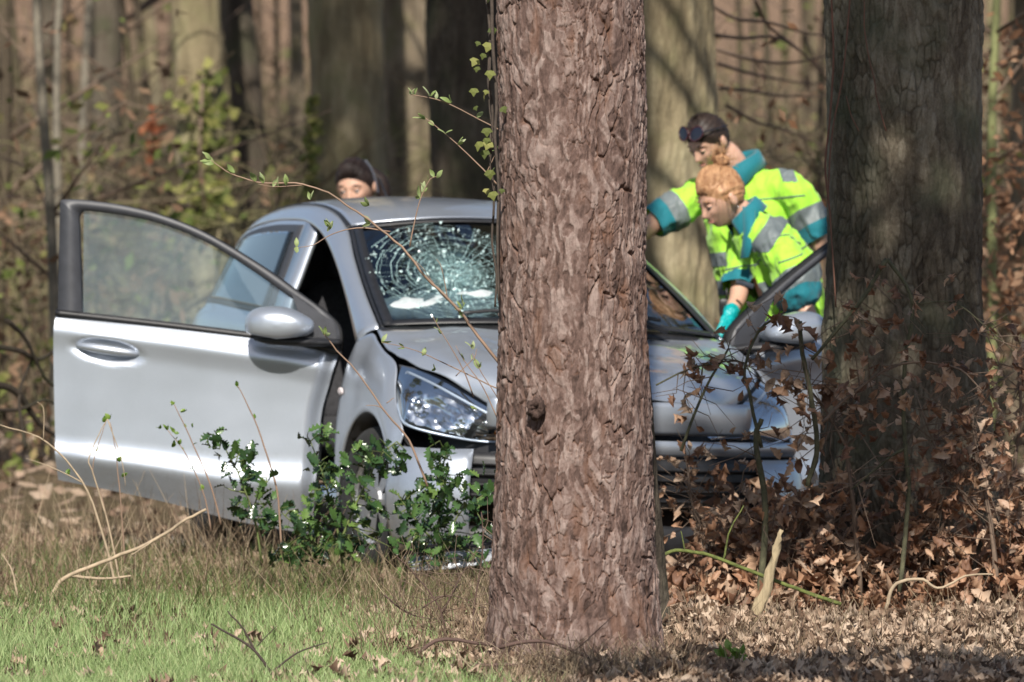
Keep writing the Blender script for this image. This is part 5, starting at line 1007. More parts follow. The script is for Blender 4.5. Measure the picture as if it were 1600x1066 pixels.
# ------------------------------------------------------------------ leaves, grass, undergrowth
def oakleaf(seed, L=.088, Wd=.024):
    rg = np.random.default_rng(seed); n = 9; V_ = []
    wv = np.array([.14, .42, .74, .62, .98, .72, .86, .52, .12])*Wd; cu = rg.uniform(14, 46); bd = rg.uniform(-9, 8); tw = rg.uniform(-1.5, 1.5)
    for i in range(n):
        y = L*i/(n-1); w_ = wv[i]*(1+rg.normal(0, .12)); z = bd*(y-.3*L)**2+rg.normal(0, .002); a = tw*(i/(n-1)-.4)
        for sx in (-1, 0, 1): x = sx*w_; V_.append((x*math.cos(a), y, z+abs(x)**1.5*cu*.35*(1+.3*rg.normal())+x*math.sin(a)))
    return np.array(V_), gridfaces(n, 3)
def ovalleaf(seed, L=.075, Wd=.022):
    V_, F_ = oakleaf(seed, L, Wd); rg = np.random.default_rng(seed); k_ = np.array([.1, .55, .85, 1., 1., .9, .7, .4, .03])*Wd; x = V_[:, 0].reshape(9, 3); x[:, 0] = -k_*rg.uniform(.5, 1); x[:, 2] = k_*rg.uniform(.6, 1); return V_, F_
OL = [oakleaf(0), ovalleaf(1), oakleaf(2), ovalleaf(3), oakleaf(4), ovalleaf(5)]
ME_ol = [mesh('leaf', v, f, True) for v, f in OL]
M_oakleaf = leafmat('dry_oak_leaf', [(0, (.10, .05, .03)), (.25, (.24, .125, .075)), (.45, (.38, .21, .125)), (.65, (.48, .31, .20)), (.8, (.55, .41, .30)), (1, (.30, .11, .05))], .55, .25, .4)
def hollyleaf(seed, L=.058):
    rg = np.random.default_rng(seed); pts = [(0, 0)]; V_ = [(0, 0, 0)]; n = 9; rows = []
    for i in range(n):
        t = i/(n-1); w_ = .27*math.sin(math.pi*min(1, .06+t*.94))**.8*L; sp_ = (1.35 if i % 2 else .72); y = L*t; rows += [(-w_*sp_, y+(.003 if i % 2 else 0), .006*(1 if i % 2 else -.3)+.25*w_), (0, y, 0), (w_*sp_, y+(.003 if i % 2 else 0), .006*(1 if i % 2 else -.3)+.25*w_)]
    V_ = np.array(rows); V_[:, 2] -= rg.uniform(1, 5)*V_[:, 1]**2; return V_, gridfaces(n, 3)
HL = [hollyleaf(s) for s in range(4)]; ME_hl = [mesh('leaf', v, f, True) for v, f in HL]
M_holly = leafmat('holly_leaf', [(0, (.016, .038, .014)), (.45, (.036, .078, .024)), (.75, (.07, .135, .036)), (.9, (.13, .20, .05)), (1, (.24, .30, .06))], .22, .08, .7)
def budleaf(L=.035, w=.009):
    V_ = [(sx*w*math.sin(math.pi*(.08+.9*t))*(1), L*t, .18*L*t*t*2+abs(sx)*.003) for t in np.linspace(0, 1, 6) for sx in (-1, 0, 1)]; return np.array(V_), gridfaces(6, 3)
ME_bl = mesh('leaf', *budleaf(), True); M_bud = leafmat('young_leaf', [(0, (.22, .30, .09)), (.5, (.34, .42, .17)), (1, (.50, .55, .33))], .5, .4, .4)
ME_gl = mesh('leaf', *budleaf(.045, .016), True); M_gleaf = leafmat('fresh_green_leaf', [(0, (.10, .20, .03)), (1, (.26, .38, .07))], .45, .4, .5)
ME_iv = mesh('leaf', np.array([(0, 0, 0), (.018, .004, .004), (.030, .022, .0), (.016, .028, .003), (0, .050, -.004), (-.016, .028, .003), (-.030, .022, .0), (-.018, .004, .004), (0, .022, .005)])*1.0, [(0, 1, 8), (1, 2, 8), (2, 3, 8), (3, 4, 8), (4, 5, 8), (5, 6, 8), (6, 7, 8), (7, 0, 8)], False); M_ivy = leafmat('ivy_leaf', [(0, (.05, .07, .02)), (.5, (.16, .18, .05)), (1, (.40, .37, .13))], .65, .3, .2)
for me_, mt in [(m_, M_oakleaf) for m_ in ME_ol]+[(m_, M_holly) for m_ in ME_hl]+[(ME_bl, M_bud), (ME_gl, M_gleaf), (ME_iv, M_ivy)]: me_.materials.append(mt)
def leafobj(me, p, d, nrm, s, parent, off):
    d = Vector(d).normalized(); n = Vector(nrm); n = (n-d*n.dot(d)); n = n.normalized() if n.length > 1e-4 else d.orthogonal().normalized(); x = d.cross(n)
    o = bpy.data.objects.new('leaf', me); COL.objects.link(o); o.parent = parent
    o.matrix_local = Matrix.Translation(Vector(p)-Vector(off)) @ Matrix((x, d, n)).transposed().to_4x4() @ Matrix.Scale(s, 4); return o
def leafcloud(tmpl, P_, D, N_, S_, rg):
    """many leaves in one mesh; P positions, D leaf axis, N normal, S scale"""
    n = len(P_); D = D/np.linalg.norm(D, axis=1)[:, None]; N_ = N_-D*(N_*D).sum(1)[:, None]; N_ /= np.linalg.norm(N_, axis=1)[:, None]+1e-9; X = np.cross(D, N_); Vs = []; Fs = []; Ts = []; b_ = 0; which = rg.integers(0, len(tmpl), n)
    for k_, (tv, tf) in enumerate(tmpl):
        i = np.nonzero(which == k_)[0]
        if not len(i): continue
        s_ = S_[i][:, None, None]; V_ = P_[i][:, None]+s_*(tv[None, :, 0:1]*X[i][:, None]+tv[None, :, 1:2]*D[i][:, None]+tv[None, :, 2:3]*N_[i][:, None]); m_ = len(tv); Vs.append(V_.reshape(-1, 3)); Fs.append((tf[None]+(np.arange(len(i))*m_)[:, None, None]+b_).reshape(-1, tf.shape[1])); Ts.append(np.repeat(rg.random(len(i)), m_)); b_ += m_*len(i)
    return np.concatenate(Vs), np.concatenate(Fs), {'tint': np.concatenate(Ts)}
rg = np.random.default_rng(2024)
# short sunlit grass in front, left
N = 90000; yy = 18.6+6.4*rg.random(N)**1.25; hw = 830/FPX*yy; xx = rg.uniform(-1, .62, N)*hw
lim = -.30+.30*vnoise(np.stack([xx*1.2, yy*.8, xx*0], 1), 2)+.18*(yy < 20.2)
dens = sstep(.25, -.25, xx-lim)*(1-.80*sstep(21.8, 23.9, yy))*(.35+.65*sstep(-.45, .1, vnoise(np.stack([xx*3, yy*2, xx*0], 1), 8)))
kp = rg.random(N) < dens; xx, yy = xx[kp], yy[kp]; N = len(xx); zz = gz(xx, yy)
h = rg.uniform(.035, .085, N)*(1+.35*vnoise(np.stack([xx*2, yy*2, xx*0], 1), 5)); a = rg.uniform(0, 6.283, N); w_ = rg.uniform(.0011, .0024, N); ln = h*rg.uniform(.1, .8, N); la = rg.uniform(0, 6.283, N)
base = np.stack([xx, yy, zz-.004], 1); sd_ = np.stack([np.cos(a), np.sin(a), a*0], 1)*w_[:, None]; ld = np.stack([np.cos(la)*ln, np.sin(la)*ln, a*0], 1); up = np.stack([a*0, a*0, h], 1)
V_ = np.stack([base-sd_, base+sd_, base+up*.55+ld*.35+sd_*.8, base+up*.55+ld*.35-sd_*.8, base+up+ld], 1).reshape(-1, 3); i5 = np.arange(N)*5; q4 = np.stack([i5, i5+1, i5+2, i5+3], 1); t3 = np.stack([i5+3, i5+2, i5+4, i5+4], 1)
t = np.repeat(rg.random(N)*.999, 5); tris = np.concatenate([np.stack([i5, i5+1, i5+2], 1), np.stack([i5, i5+2, i5+3], 1), np.stack([i5+3, i5+2, i5+4], 1)])
M_grass = leafmat('grass_blade', [(0, (.15, .225, .075)), (.35, (.25, .35, .13)), (.7, (.37, .47, .21)), (.9, (.42, .43, .22)), (1, (.50, .42, .28))], .55, .3, .4)
tag(obj('grass', V_, tris, M_grass, None, False, {'tint': t}), 'short bright green grass in the sunlit clearing', 'grass', kind='stuff')
# dead oak leaves on the ground
def litter(n, ux, yr, dens, name, label, smin=.5, smax=1.1, lift=.02, steep=.55):
    yy = rg.uniform(yr[0], yr[1], n); xx = (rg.uniform(ux[0], ux[1], n)-800)/FPX*yy; kp = rg.random(n) < dens(xx, yy); xx, yy = xx[kp], yy[kp]; m = len(xx); P_ = np.stack([xx, yy, gz(xx, yy)+rg.uniform(0, 1, m)**2*lift+.006], 1); a = rg.uniform(0, 6.283, m); D = np.stack([np.cos(a), np.sin(a), rg.normal(0, .35*steep/.55, m)], 1); N_ = np.stack([rg.normal(0, steep, m), rg.normal(0, steep, m)-.25, np.ones(m)], 1); S_ = rg.uniform(smin, smax, m)
    V_, F_, at = leafcloud(OL, P_, D, N_, S_, rg); tag(obj(name, V_, F_, M_litter, None, True, at), label, 'leaves', kind='stuff')
nz = lambda x, y, f, s: vnoise(np.stack([x*f, y*f, x*0], 1), s)
litter(20000, (900, 1680), (18.6, 25.5), lambda x, y: .95+0*x, 'leaf_litter', 'pale dead oak leaves carpeting the ground under the oak', .35, .78, .05, .8)
litter(10000, (-60, 960), (18.6, 27), lambda x, y: np.clip(.22+.75*sstep(21.6, 23.4, y)+.85*sstep(-.5, -.1, x-.0*y), 0, 1)*sstep(-.6, .2, nz(x, y, 2.2, 4)+.5*sstep(-.5, 0, x)), 'fallen_leaves', 'brown dead leaves scattered over the grass left of the pine', .38, .8)
litter(1500, (700, 1110), (19.3, 20.9), lambda x, y: np.exp(-((np.hypot(x-.2, y-20.1)-.33)/.16)**2), 'pine_foot_litter', 'dead leaves heaped round the foot of the pine', .3, .6, .035, .9)
# dry stalks and dead grass
ST = [[], [], [], [], []]
def stalks(n, ur, yr, hr_, lean=.5, r=(.0009, .0022)):
    Yk = rg.uniform(yr[0], yr[1], n); x = (rg.uniform(ur[0], ur[1], n)-800)/FPX*Yk; h = rg.uniform(hr_[0], hr_[1], n); a = rg.uniform(0, 6.283, n); l_ = rg.uniform(0, lean, n)*h; p = np.stack([x, Yk, gz(x, Yk)-.01], 1); q_ = np.stack([np.cos(a)*l_, np.sin(a)*l_, h], 1)
    for k_, v in enumerate((p, p+q_*.5+rg.normal(0, .012, (n, 3)), p+q_+rg.normal(0, .02, (n, 3))*[1, 1, .4], rg.uniform(r[0], r[1], n), rg.random(n))): ST[k_].append(v)
stalks(1300, (-40, 790), (22.2, 25.2), (.03, .2), lean=1.0); stalks(220, (-40, 790), (20.8, 23.), (.04, .14)); stalks(700, (560, 800), (20.2, 23.), (.05, .24), lean=.9); stalks(1500, (1020, 1660), (19.2, 22.6), (.04, .19), lean=.8); stalks(1100, (760, 1080), (18.9, 19.85), (.03, .16), lean=1.4); stalks(500, (-40, 420), (24, 27), (.1, .35)); stalks(260, (-40, 460), (22.8, 24.6), (.15, .42), lean=.9, r=(.0012, .0026)); stalks(160, (440, 790), (21.5, 23.2), (.12, .3), lean=1.2, r=(.001, .0022))
M_stalk = leafmat('dead_grass', [(0, (.06, .04, .028)), (.3, (.15, .10, .065)), (.6, (.32, .235, .15)), (.85, (.48, .38, .26)), (1, (.2, .22, .08))], .8, .1)
tag(obj('dead_grass', *stems3(*[np.concatenate(v) for v in ST])[:2], M_stalk, None, True, {'tint': np.repeat(np.concatenate(ST[4]), 9)}), 'dry straw coloured stalks standing round the car and the trunks', 'dead grass', kind='stuff')
N = 9000; yy = rg.uniform(22.0, 25.5, N); xx = (rg.uniform(-60, 790, N)-800)/FPX*yy; zz = gz(xx, yy); kp = rg.random(N) < .35+.65*sstep(-.3, .3, nz(xx, yy, 1.8, 14)); xx, yy, zz = xx[kp], yy[kp], zz[kp]; N = len(xx); h = rg.uniform(.05, .16, N); a = rg.uniform(0, 6.283, N); w_ = rg.uniform(.0012, .0026, N); ln = h*rg.uniform(.2, 1., N); la = rg.uniform(0, 6.283, N)
base = np.stack([xx, yy, zz-.004], 1); sd_ = np.stack([np.cos(a), np.sin(a), a*0], 1)*w_[:, None]; ld = np.stack([np.cos(la)*ln, np.sin(la)*ln, a*0], 1); up = np.stack([a*0, a*0, h], 1); V_ = np.stack([base-sd_, base+sd_, base+up*.55+ld*.35+sd_*.8, base+up*.55+ld*.35-sd_*.8, base+up+ld], 1).reshape(-1, 3); i5 = np.arange(N)*5
M_grass2 = leafmat('rough_grass_blade', [(0, (.05, .085, .022)), (.5, (.12, .165, .05)), (.8, (.22, .20, .09)), (1, (.40, .32, .2))], .6, .3)
tag(obj('rough_grass', V_, np.concatenate([np.stack([i5, i5+1, i5+2], 1), np.stack([i5, i5+2, i5+3], 1), np.stack([i5+3, i5+2, i5+4], 1)]), M_grass2, None, False, {'tint': np.repeat(rg.random(N), 5)}), 'rough half dry grass under the open car door', 'grass', kind='stuff')

# ------------------------------------------------------------------ single plants traced where they stand
def plant(name, label, cat, stems, base=None, mat=None, group=None):
    """stems: (list of photo points, distance, r0, r1); each stem is a part"""
    mat = mat or M_twig; Y0 = stems[0][1]; u0, v0 = stems[0][0][0]; b0 = W(u0, v0, Y0); root = empty(name, (b0[0], b0[1], min(b0[2], gz1(b0[0], b0[1])+.0) if base is None else b0[2])); tag(root, label, cat, group); off = np.array(root.location); lines = []
    for sdef in stems:
        pts, Yk, r0, r1 = sdef[:4]; P_ = []
        for i, (u, v) in enumerate(pts): P_.append(W(u, v, Yk+(sdef[4]*i/(len(pts)-1) if len(sdef) > 4 else 0)))
        m = max(6, 5*(len(P_)-1)); C_ = cr(P_, m); jt = rg.normal(0, 1, (m, 3)); jt = (jt+np.roll(jt, 1, 0)+np.roll(jt, -1, 0))/3; C_[1:-1] += jt[1:-1]*min(r0, .008)*.45; V_, F_ = tube(C_, np.linspace(r0, r1, m), 7); obj('stem', V_-off, F_, mat, root); lines.append(C_)
    return root, off, lines
def twiglets(lines, n, L, r, rg, droop=0.):
    mb = MB(); tips = []
    for i in range(n):
        C_ = lines[rg.integers(0, len(lines))]; j = rg.integers(len(C_)//4, len(C_)); d = unit(rg.normal(0, 1, 3)*[1, .55, .8]+[0, 0, .25-droop]); l_ = L*rg.uniform(.4, 1.2); p = C_[j]; q_ = [p, p+d*l_*.5+rg.normal(0, .015, 3), p+d*l_+rg.normal(0, .03, 3)-[0, 0, droop*l_*.4]]; mb.tube(q_, [r, r*.7, r*.35], 4, 0, False); tips += [q_[1], q_[2], (q_[1]+q_[2])/2]
    return mb, tips
def brush(label, stems, nt_, L, nleaf, mat, nextra=0, smin=.42, smax=.84, seed=0, group=None, name='oak_sapling'):
    rg = np.random.default_rng(seed); root, off, lines = plant(name, label, 'sapling', stems, mat=mat, group=group); mb, tips = twiglets(lines, int(nt_*1.7), L, .0022, rg, .15); o = obj('twigs', np.array(mb.V)-off, mb.F, M_twig, root); o['kind'] = 'stuff'
    tips = np.array(tips)
    for i in range(nleaf):
        p = tips[rg.integers(0, len(tips))]+rg.normal(0, .012, 3); leafobj(ME_ol[rg.integers(0, 6)], p, (rg.normal(0, .6), rg.normal(0, .6), -rg.uniform(.2, 1.2)), rg.normal(0, 1, 3)+[0, -.6, .2], rg.uniform(smin, smax), root, off)
    if nextra:
        P_ = tips[rg.integers(0, len(tips), nextra)]+rg.normal(0, .05, (nextra, 3)); V_, F_, at = leafcloud(OL, P_, np.stack([rg.normal(0, .7, nextra), rg.normal(0, .7, nextra), -rg.uniform(-.2, 1.2, nextra)], 1), rg.normal(0, 1, (nextra, 3))+[0, -.5, .2], rg.uniform(smin, smax, nextra), rg); o = obj('leaves', V_-off, F_, M_oakleaf, root, True, at); o['kind'] = 'stuff'
    return root
M_stem = simple('dull_mossy_bark', (.085, .082, .045), .9, var=.5, scale=40, bumpd=.006)
g1 = 'dry oak saplings before the oak'
brush('dry oak sapling with a fork like an inverted V across the oak trunk', [([(1405, 925), (1420, 780), (1414, 690), (1414, 560), (1426, 470), (1386, 405)], 22.15, .009, .007), ([(1386, 405), (1352, 460), (1322, 500), (1268, 562)], 22.15, .009, .006), ([(1425, 475), (1490, 474), (1540, 510), (1592, 556)], 22.15, .003, .0015), ([(1415, 700), (1370, 730), (1330, 765)], 22.15, .006, .003)], 34, .20, 64, M_stem, 0, seed=1, group=g1)
brush('stout mossy sapling stem wrapped in brown leaves before the headlamp', [([(1186, 945), (1196, 800), (1182, 690), (1190, 655)], 22.3, .013, .009), ([(1262, 760), (1276, 700), (1264, 600), (1256, 560), (1250, 502)], 22.2, .010, .008), ([(1190, 700), (1172, 620), (1164, 575), (1185, 520), (1226, 488)], 22.3, .007, .004), ([(1064, 705), (1100, 612), (1138, 545)], 22.4, .006, .004), ([(1025, 602), (1080, 576), (1140, 564), (1165, 567)], 22.4, .0035, .002)], 40, .17, 90, M_stem, 0, seed=2, group=g1)
brush('dry oak sapling with an arching twig low across the oak', [([(1345, 930), (1335, 800), (1322, 690), (1330, 620)], 22.35, .010, .006), ([(1285, 660), (1325, 620), (1400, 570), (1490, 573), (1536, 612)], 22.1, .007, .0025), ([(1322, 700), (1290, 640), (1255, 600)], 22.3, .005, .003)], 50, .22, 110, M_twig, 30, seed=3, group=g1)
brush('dense leafy oak sapling at the frame edge right of the oak trunk', [([(1560, 930), (1545, 800), (1530, 720), (1520, 650)], 22.3, .010, .004), ([(1560, 900), (1580, 760), (1595, 640), (1590, 560)], 22.6, .009, .004), ([(1540, 800), (1480, 740), (1440, 640)], 22.3, .005, .003)], 70, .26, 170, M_twig, 120, seed=4, group=g1)
brush('low leafy oak brush piled beside the slim dark column', [([(1130, 945), (1120, 860), (1085, 800), (1075, 740)], 22.7, .008, .004), ([(1250, 940), (1230, 860), (1270, 790)], 22.5, .008, .004), ([(1400, 945), (1450, 870), (1480, 800)], 22.4, .008, .004), ([(1300, 940), (1330, 880), (1300, 820)], 22.4, .007, .003)], 110, .24, 240, M_twig, 420, seed=5, group=g1)
# heap of dead leaves under the saplings
n = 2600; u = rg.uniform(1040, 1640, n); Yk = rg.uniform(22.2, 23.6, n); x = (u-800)/FPX*Yk; z = gz(x, Yk)+rg.random(n)**1.5*(.10+.34*sstep(1040, 1160, u)*sstep(22.0, 22.9, Yk)); V_, F_, at = leafcloud(OL, np.stack([x, Yk, z], 1), rg.normal(0, 1, (n, 3)), rg.normal(0, .8, (n, 3))+[0, -.4, .6], rg.uniform(.55, 1.1, n), rg); tag(obj('leaf_heap', V_, F_, M_oakleaf, None, True, at), 'heap of brown dead oak leaves piled at the foot of the oak', 'leaves', kind='stuff')
# branches and pieces of wood lying about
def stick(name, label, pts, Yk, r0, r1, mat, cat='branch', dY=0., extra=()): return plant(name, label, cat, [(pts, Yk, r0, r1, dY)]+list(extra), mat=mat)
stick('mossy_branch', 'green mossy branch sloping down to the leaf litter right of the pine', [(1030, 869), (1064, 860), (1120, 872), (1205, 905), (1268, 928), (1314, 944)], 21.9, .0065, .0075, simple('bright_moss', (.105, .125, .032), .95, var=.55, scale=40, bumpd=.01), extra=[([(1130, 876), (1140, 830), (1162, 790)], 21.9, .004, .002), ([(1070, 861), (1064, 830)], 21.9, .003, .0015)])
r_ = stick('split_stake', 'pale splintered piece of wood leaning upright in the leaf litter', [(1176, 972), (1196, 920), (1212, 862), (1222, 828)], 21.75, .024, .007, M_wood, 'wood')[0]
r_.scale = (1, .5, 1); me = r_.children[0].data; co = np.zeros(len(me.vertices)*3); me.vertices.foreach_get('co', co); co = co.reshape(-1, 3); co += RNG.normal(0, .0042, co.shape); me.vertices.foreach_set('co', co.ravel())
stick('pale_branch', 'bent pale twig lying on the leaves before the oak saplings', [(1384, 952), (1400, 912), (1440, 905), (1468, 920), (1510, 900), (1552, 898)], 21.7, .0075, .003, M_drytwig)
stick('mossy_log', 'short mossy log half sunk in the leaf litter near the pine', [(1062, 962), (1110, 952), (1182, 940)], 22.6, .03, .024, M_moss, 'log')
stick('fallen_branch', 'long bent bare branch lying over the grass left of the car door', [(0, 944), (72, 947), (84, 925), (105, 900), (180, 872), (245, 842), (285, 815), (322, 796)], 22.4, .010, .005, M_drytwig, extra=[([(105, 900), (160, 905), (205, 900)], 22.4, .006, .004), ([(205, 868), (238, 846)], 22.35, .003, .002)])
stick('dark_twig', 'dark forked twig standing in the foreground grass', [(452, 1085), (420, 1045), (396, 1016), (360, 992), (330, 975)], 19.7, .006, .003, simple('dark_dead_twig', (.05, .035, .028), .85), 'twig', extra=[([(398, 1016), (378, 980), (356, 955)], 19.7, .0042, .002), ([(424, 1050), (470, 1018), (512, 1004)], 19.7, .0035, .0018), ([(402, 1010), (420, 990), (433, 978)], 19.7, .002, .001)])
stick('leaning_stalk', 'tall pale forked stalk before the open car door', [(182, 925), (165, 850), (132, 758), (72, 690), (0, 664)], 22.7, .0055, .002, M_drytwig, 'stalk', extra=[([(190, 925), (172, 830), (146, 740), (140, 712), (168, 655)], 22.7, .004, .0015), ([(68, 688), (68, 640), (58, 628)], 22.7, .002, .001), ([(130, 755), (80, 730), (40, 716)], 22.7, .0025, .001), ([(168, 655), (190, 720), (196, 760)], 22.7, .002, .001)])
stick('thin_stalk', 'thin pale stalk at the left edge of the grass', [(28, 935), (18, 890), (6, 868)], 22.3, .005, .002, M_drytwig, 'stalk')
for i, (lb, st_) in enumerate([('tangled bare shrub at the left foot of the pine', [([(700, 1060), (690, 960), (650, 900), (620, 870)], 20.9, .004, .0015), ([(745, 1050), (740, 960), (755, 860), (752, 800)], 20.9, .0042, .0015), ([(640, 1040), (690, 1000), (790, 1010), (850, 1000)], 20.0, .007, .005), ([(660, 950), (700, 930), (760, 950)], 20.9, .003, .001), ([(690, 960), (720, 900), (735, 880)], 20.9, .003, .001), ([(600, 930), (640, 960), (700, 970)], 21., .003, .0015)]),
        ('dark fallen twigs across the foot of the pine', [([(780, 1012), (850, 1002), (930, 1030), (1040, 1060)], 19.55, .007, .004), ([(700, 1040), (800, 1040), (900, 1052), (980, 1066)], 19.5, .006, .003), ([(830, 1060), (900, 1015), (960, 960)], 19.6, .003, .0012), ([(760, 1062), (800, 1000), (820, 985)], 19.6, .003, .0012)])]):
    root, off, lines = plant('bare_shrub' if i == 0 else 'fallen_twigs', lb, 'shrub' if i == 0 else 'twigs', st_, mat=simple('dark_twig_bark', (.085, .05, .04), .85, var=.3)); mb, tp = twiglets(lines, 70 if i == 0 else 26, .14, .0018, rg); o = obj('twigs', np.array(mb.V)-off, mb.F, M_twig, root); o['kind'] = 'stuff'
# shrub shoots with opening buds
def shoot(label, stems, nl, mesh_=None, sz=(.6, 1.2), name='budding_shrub', nodes=None, mat=None, cat='shrub', base=None):
    root, off, lines = plant(name, label, cat, stems, mat=mat or M_bark2, base=base)
    for (u, v, Yk) in (nodes or []):
        p = W(u, v, Yk); c = unit((rg.normal(0, .7), -.3, .9))
        for e in range(rg.integers(2, 4)): d = unit(c+rg.normal(0, .38, 3)); leafobj(mesh_ or ME_bl, p, d, rg.normal(0, 1, 3), rg.uniform(*sz), root, off)
    for i in range(nl):
        C_ = lines[rg.integers(0, len(lines))]; j = rg.integers(len(C_)//3, len(C_)); leafobj(mesh_ or ME_bl, C_[j], (rg.normal(0, .7), rg.normal(0, .5), 1), rg.normal(0, 1, 3), rg.uniform(*sz)*.8, root, off)
    return root
M_bark2 = simple('reddish_twig', (.25, .165, .115), .7, var=.2)
Yb = 21.3
shoot('long arching budding branch crossing the windscreen and bonnet', [([(900, 960), (860, 760), (805, 620), (784, 574), (750, 530), (712, 482), (672, 438), (622, 382), (562, 334), (520, 306), (470, 288), (400, 284), (352, 266), (330, 250)], Yb, .0072, .0015), ([(640, 386), (652, 330), (668, 285), (682, 276)], Yb, .0026, .001), ([(610, 362), (560, 356), (520, 366), (490, 382), (464, 388)], Yb, .0026, .001), ([(715, 480), (690, 460), (664, 424), (650, 408)], Yb, .002, .001), ([(700, 470), (690, 420), (682, 405)], Yb, .002, .001), ([(476, 289), (430, 292), (404, 288)], Yb, .0016, .001)], 6,
      nodes=[(330, 250, Yb), (334, 256, Yb), (366, 270, Yb), (400, 283, Yb), (412, 286, Yb), (448, 290, Yb), (484, 312, Yb), (576, 322, Yb), (518, 356, Yb), (512, 362, Yb), (464, 386, Yb), (578, 350, Yb), (660, 300, Yb), (682, 278, Yb), (722, 482, Yb), (655, 310, Yb), (724, 476, Yb)])
shoot('two budding twigs reaching out beside the pine at head height', [([(800, 215), (778, 202), (735, 180), (690, 158), (640, 147)], 20.6, .0030, .0012), ([(800, 305), (778, 288), (742, 252), (704, 216), (664, 184)], 20.6, .0032, .0012), ([(760, 270), (772, 245), (776, 236)], 20.6, .0016, .001)], 2, nodes=[(640, 147, 20.6), (646, 148, 20.6), (672, 150, 20.6), (706, 160, 20.6), (745, 183, 20.6), (664, 186, 20.6), (678, 196, 20.6), (696, 208, 20.6), (776, 236, 20.6), (764, 278, 20.6), (715, 226, 20.6)], base=1)
shoot('slender brown shoot slanting over the front wing', [([(668, 760), (640, 690), (600, 640), (560, 585), (525, 545), (506, 522)], 22.2, .0045, .0018), ([(600, 640), (588, 634), (572, 634)], 22.2, .002, .001), ([(604, 630), (616, 622)], 22.2, .002, .001)], 0, nodes=[(507, 523, 22.2)])
shoot('fine budding twigs over the bonnet beside the pine', [([(800, 740), (790, 690), (760, 615), (730, 570), (712, 540)], 21.6, .003, .001), ([(800, 615), (760, 600), (700, 570), (650, 548), (596, 535)], 21.6, .0028, .001), ([(740, 620), (720, 570), (690, 520), (676, 495)], 21.8, .0025, .001), ([(712, 588), (740, 560), (745, 545)], 21.6, .0018, .001), ([(800, 660), (770, 610), (748, 575), (738, 552)], 21.5, .002, .001)], 3, nodes=[(596, 535, 21.6), (632, 544, 21.6), (660, 556, 21.6), (680, 578, 21.6), (740, 545, 21.6), (748, 576, 21.6), (745, 640, 21.6), (690, 520, 21.8)])
for lb, st_, nd in [('young shoot with fresh leaves leaning left before the door middle', [([(345, 820), (330, 760), (300, 690), (272, 632)], 22.9, .0038, .0015)], [(272, 632), (268, 634), (282, 644), (300, 668), (272, 676)]), ('young shoot with two pairs of fresh leaves before the door middle', [([(330, 830), (318, 770), (290, 710), (262, 672)], 22.95, .0032, .0012)], [(262, 672), (250, 670), (282, 694), (296, 732), (318, 765), (272, 698)]), ('straight thin stem rising before the car door beside the holly', [([(440, 860), (434, 770), (410, 690), (386, 630), (370, 602)], 22.85, .0042, .0015)], [(371, 604)]), ('forked young shoot with small leaves before the door\'s lower left', [([(195, 880), (190, 800), (186, 750), (180, 700), (172, 660)], 22.8, .003, .0012), ([(175, 850), (160, 780), (145, 730), (165, 660)], 22.8, .003, .0012)], [(172, 655), (164, 660), (186, 722), (190, 745), (105, 742)])]:
    shoot(lb, st_, 2, ME_gl, (.35, .6), 'young_shoot', [(u, v, st_[0][1]) for u, v in nd], M_bark2, 'shoot')
# holly
def holly(label, stems, areas, nleaf, nx, seed):
    rg = np.random.default_rng(seed); root, off, lines = plant('holly_bush', label, 'holly', stems, mat=M_hstem, group='holly bushes before the bumper'); P_ = []
    for i in range(nleaf+nx):
        u0, v0, u1, v1 = areas[rg.choice(len(areas), p=AW(areas))]; u = rg.uniform(u0, u1); v = rg.uniform(v0, v1); P_.append(W(u, v, stems[0][1]+rg.normal(0, .10)))
    P_ = np.array(P_); mb = MB()
    allp = np.vstack(lines)
    for p in P_[::3]: q_ = allp[np.argmin(((allp-p)**2).sum(1))]; mb.tube([q_, (p+q_)/2+rg.normal(0, .012, 3)+[0, 0, .01], p], [.003, .0022, .0012], 4, 0, False)
    o = obj('twigs', np.array(mb.V)-off, mb.F, M_hstem, root); o['kind'] = 'stuff'
    for p in P_[:nleaf]: leafobj(ME_hl[rg.integers(0, 4)], p, rg.normal(0, 1, 3)+[0, 0, .3], rg.normal(0, .8, 3)+[0, -.7, .8], rg.uniform(.6, 1.1), root, off)
    V_, F_, at = leafcloud(HL, P_[nleaf:], rg.normal(0, 1, (nx, 3))+[0, 0, .3], rg.normal(0, .8, (nx, 3))+[0, -.5, .8], rg.uniform(.6, 1.05, nx), rg); o = obj('leaves', V_-off, F_, M_holly, root, True, at); o['kind'] = 'stuff'
def AW(a): w_ = np.array([(x1-x0)*(y1-y0) for x0, y0, x1, y1 in a], float); return w_/w_.sum()
M_hstem = simple('green_holly_stem', (.11, .14, .04), .6, var=.3)
holly('small holly sprig before the lower edge of the car door', [([(410, 880), (395, 800), (370, 735), (345, 690)], 22.95, .0045, .002), ([(395, 800), (405, 770), (420, 750)], 22.95, .003, .0015), ([(385, 770), (360, 765), (350, 760)], 22.95, .003, .0015)], [(322, 670, 362, 712), (345, 700, 395, 760), (360, 735, 425, 810), (370, 790, 440, 830)], 70, 20, 1)
holly('dense glossy holly bush before the front wheel', [([(540, 900), (525, 820), (505, 745), (485, 690)], 22.95, .006, .002), ([(530, 850), (560, 780), (590, 720), (620, 690)], 22.95, .005, .002), ([(520, 880), (470, 830), (440, 800)], 22.95, .004, .002)], [(465, 675, 520, 735), (480, 720, 570, 800), (540, 690, 625, 760), (450, 780, 620, 860), (420, 815, 560, 880), (590, 690, 635, 740)], 190, 90, 2)
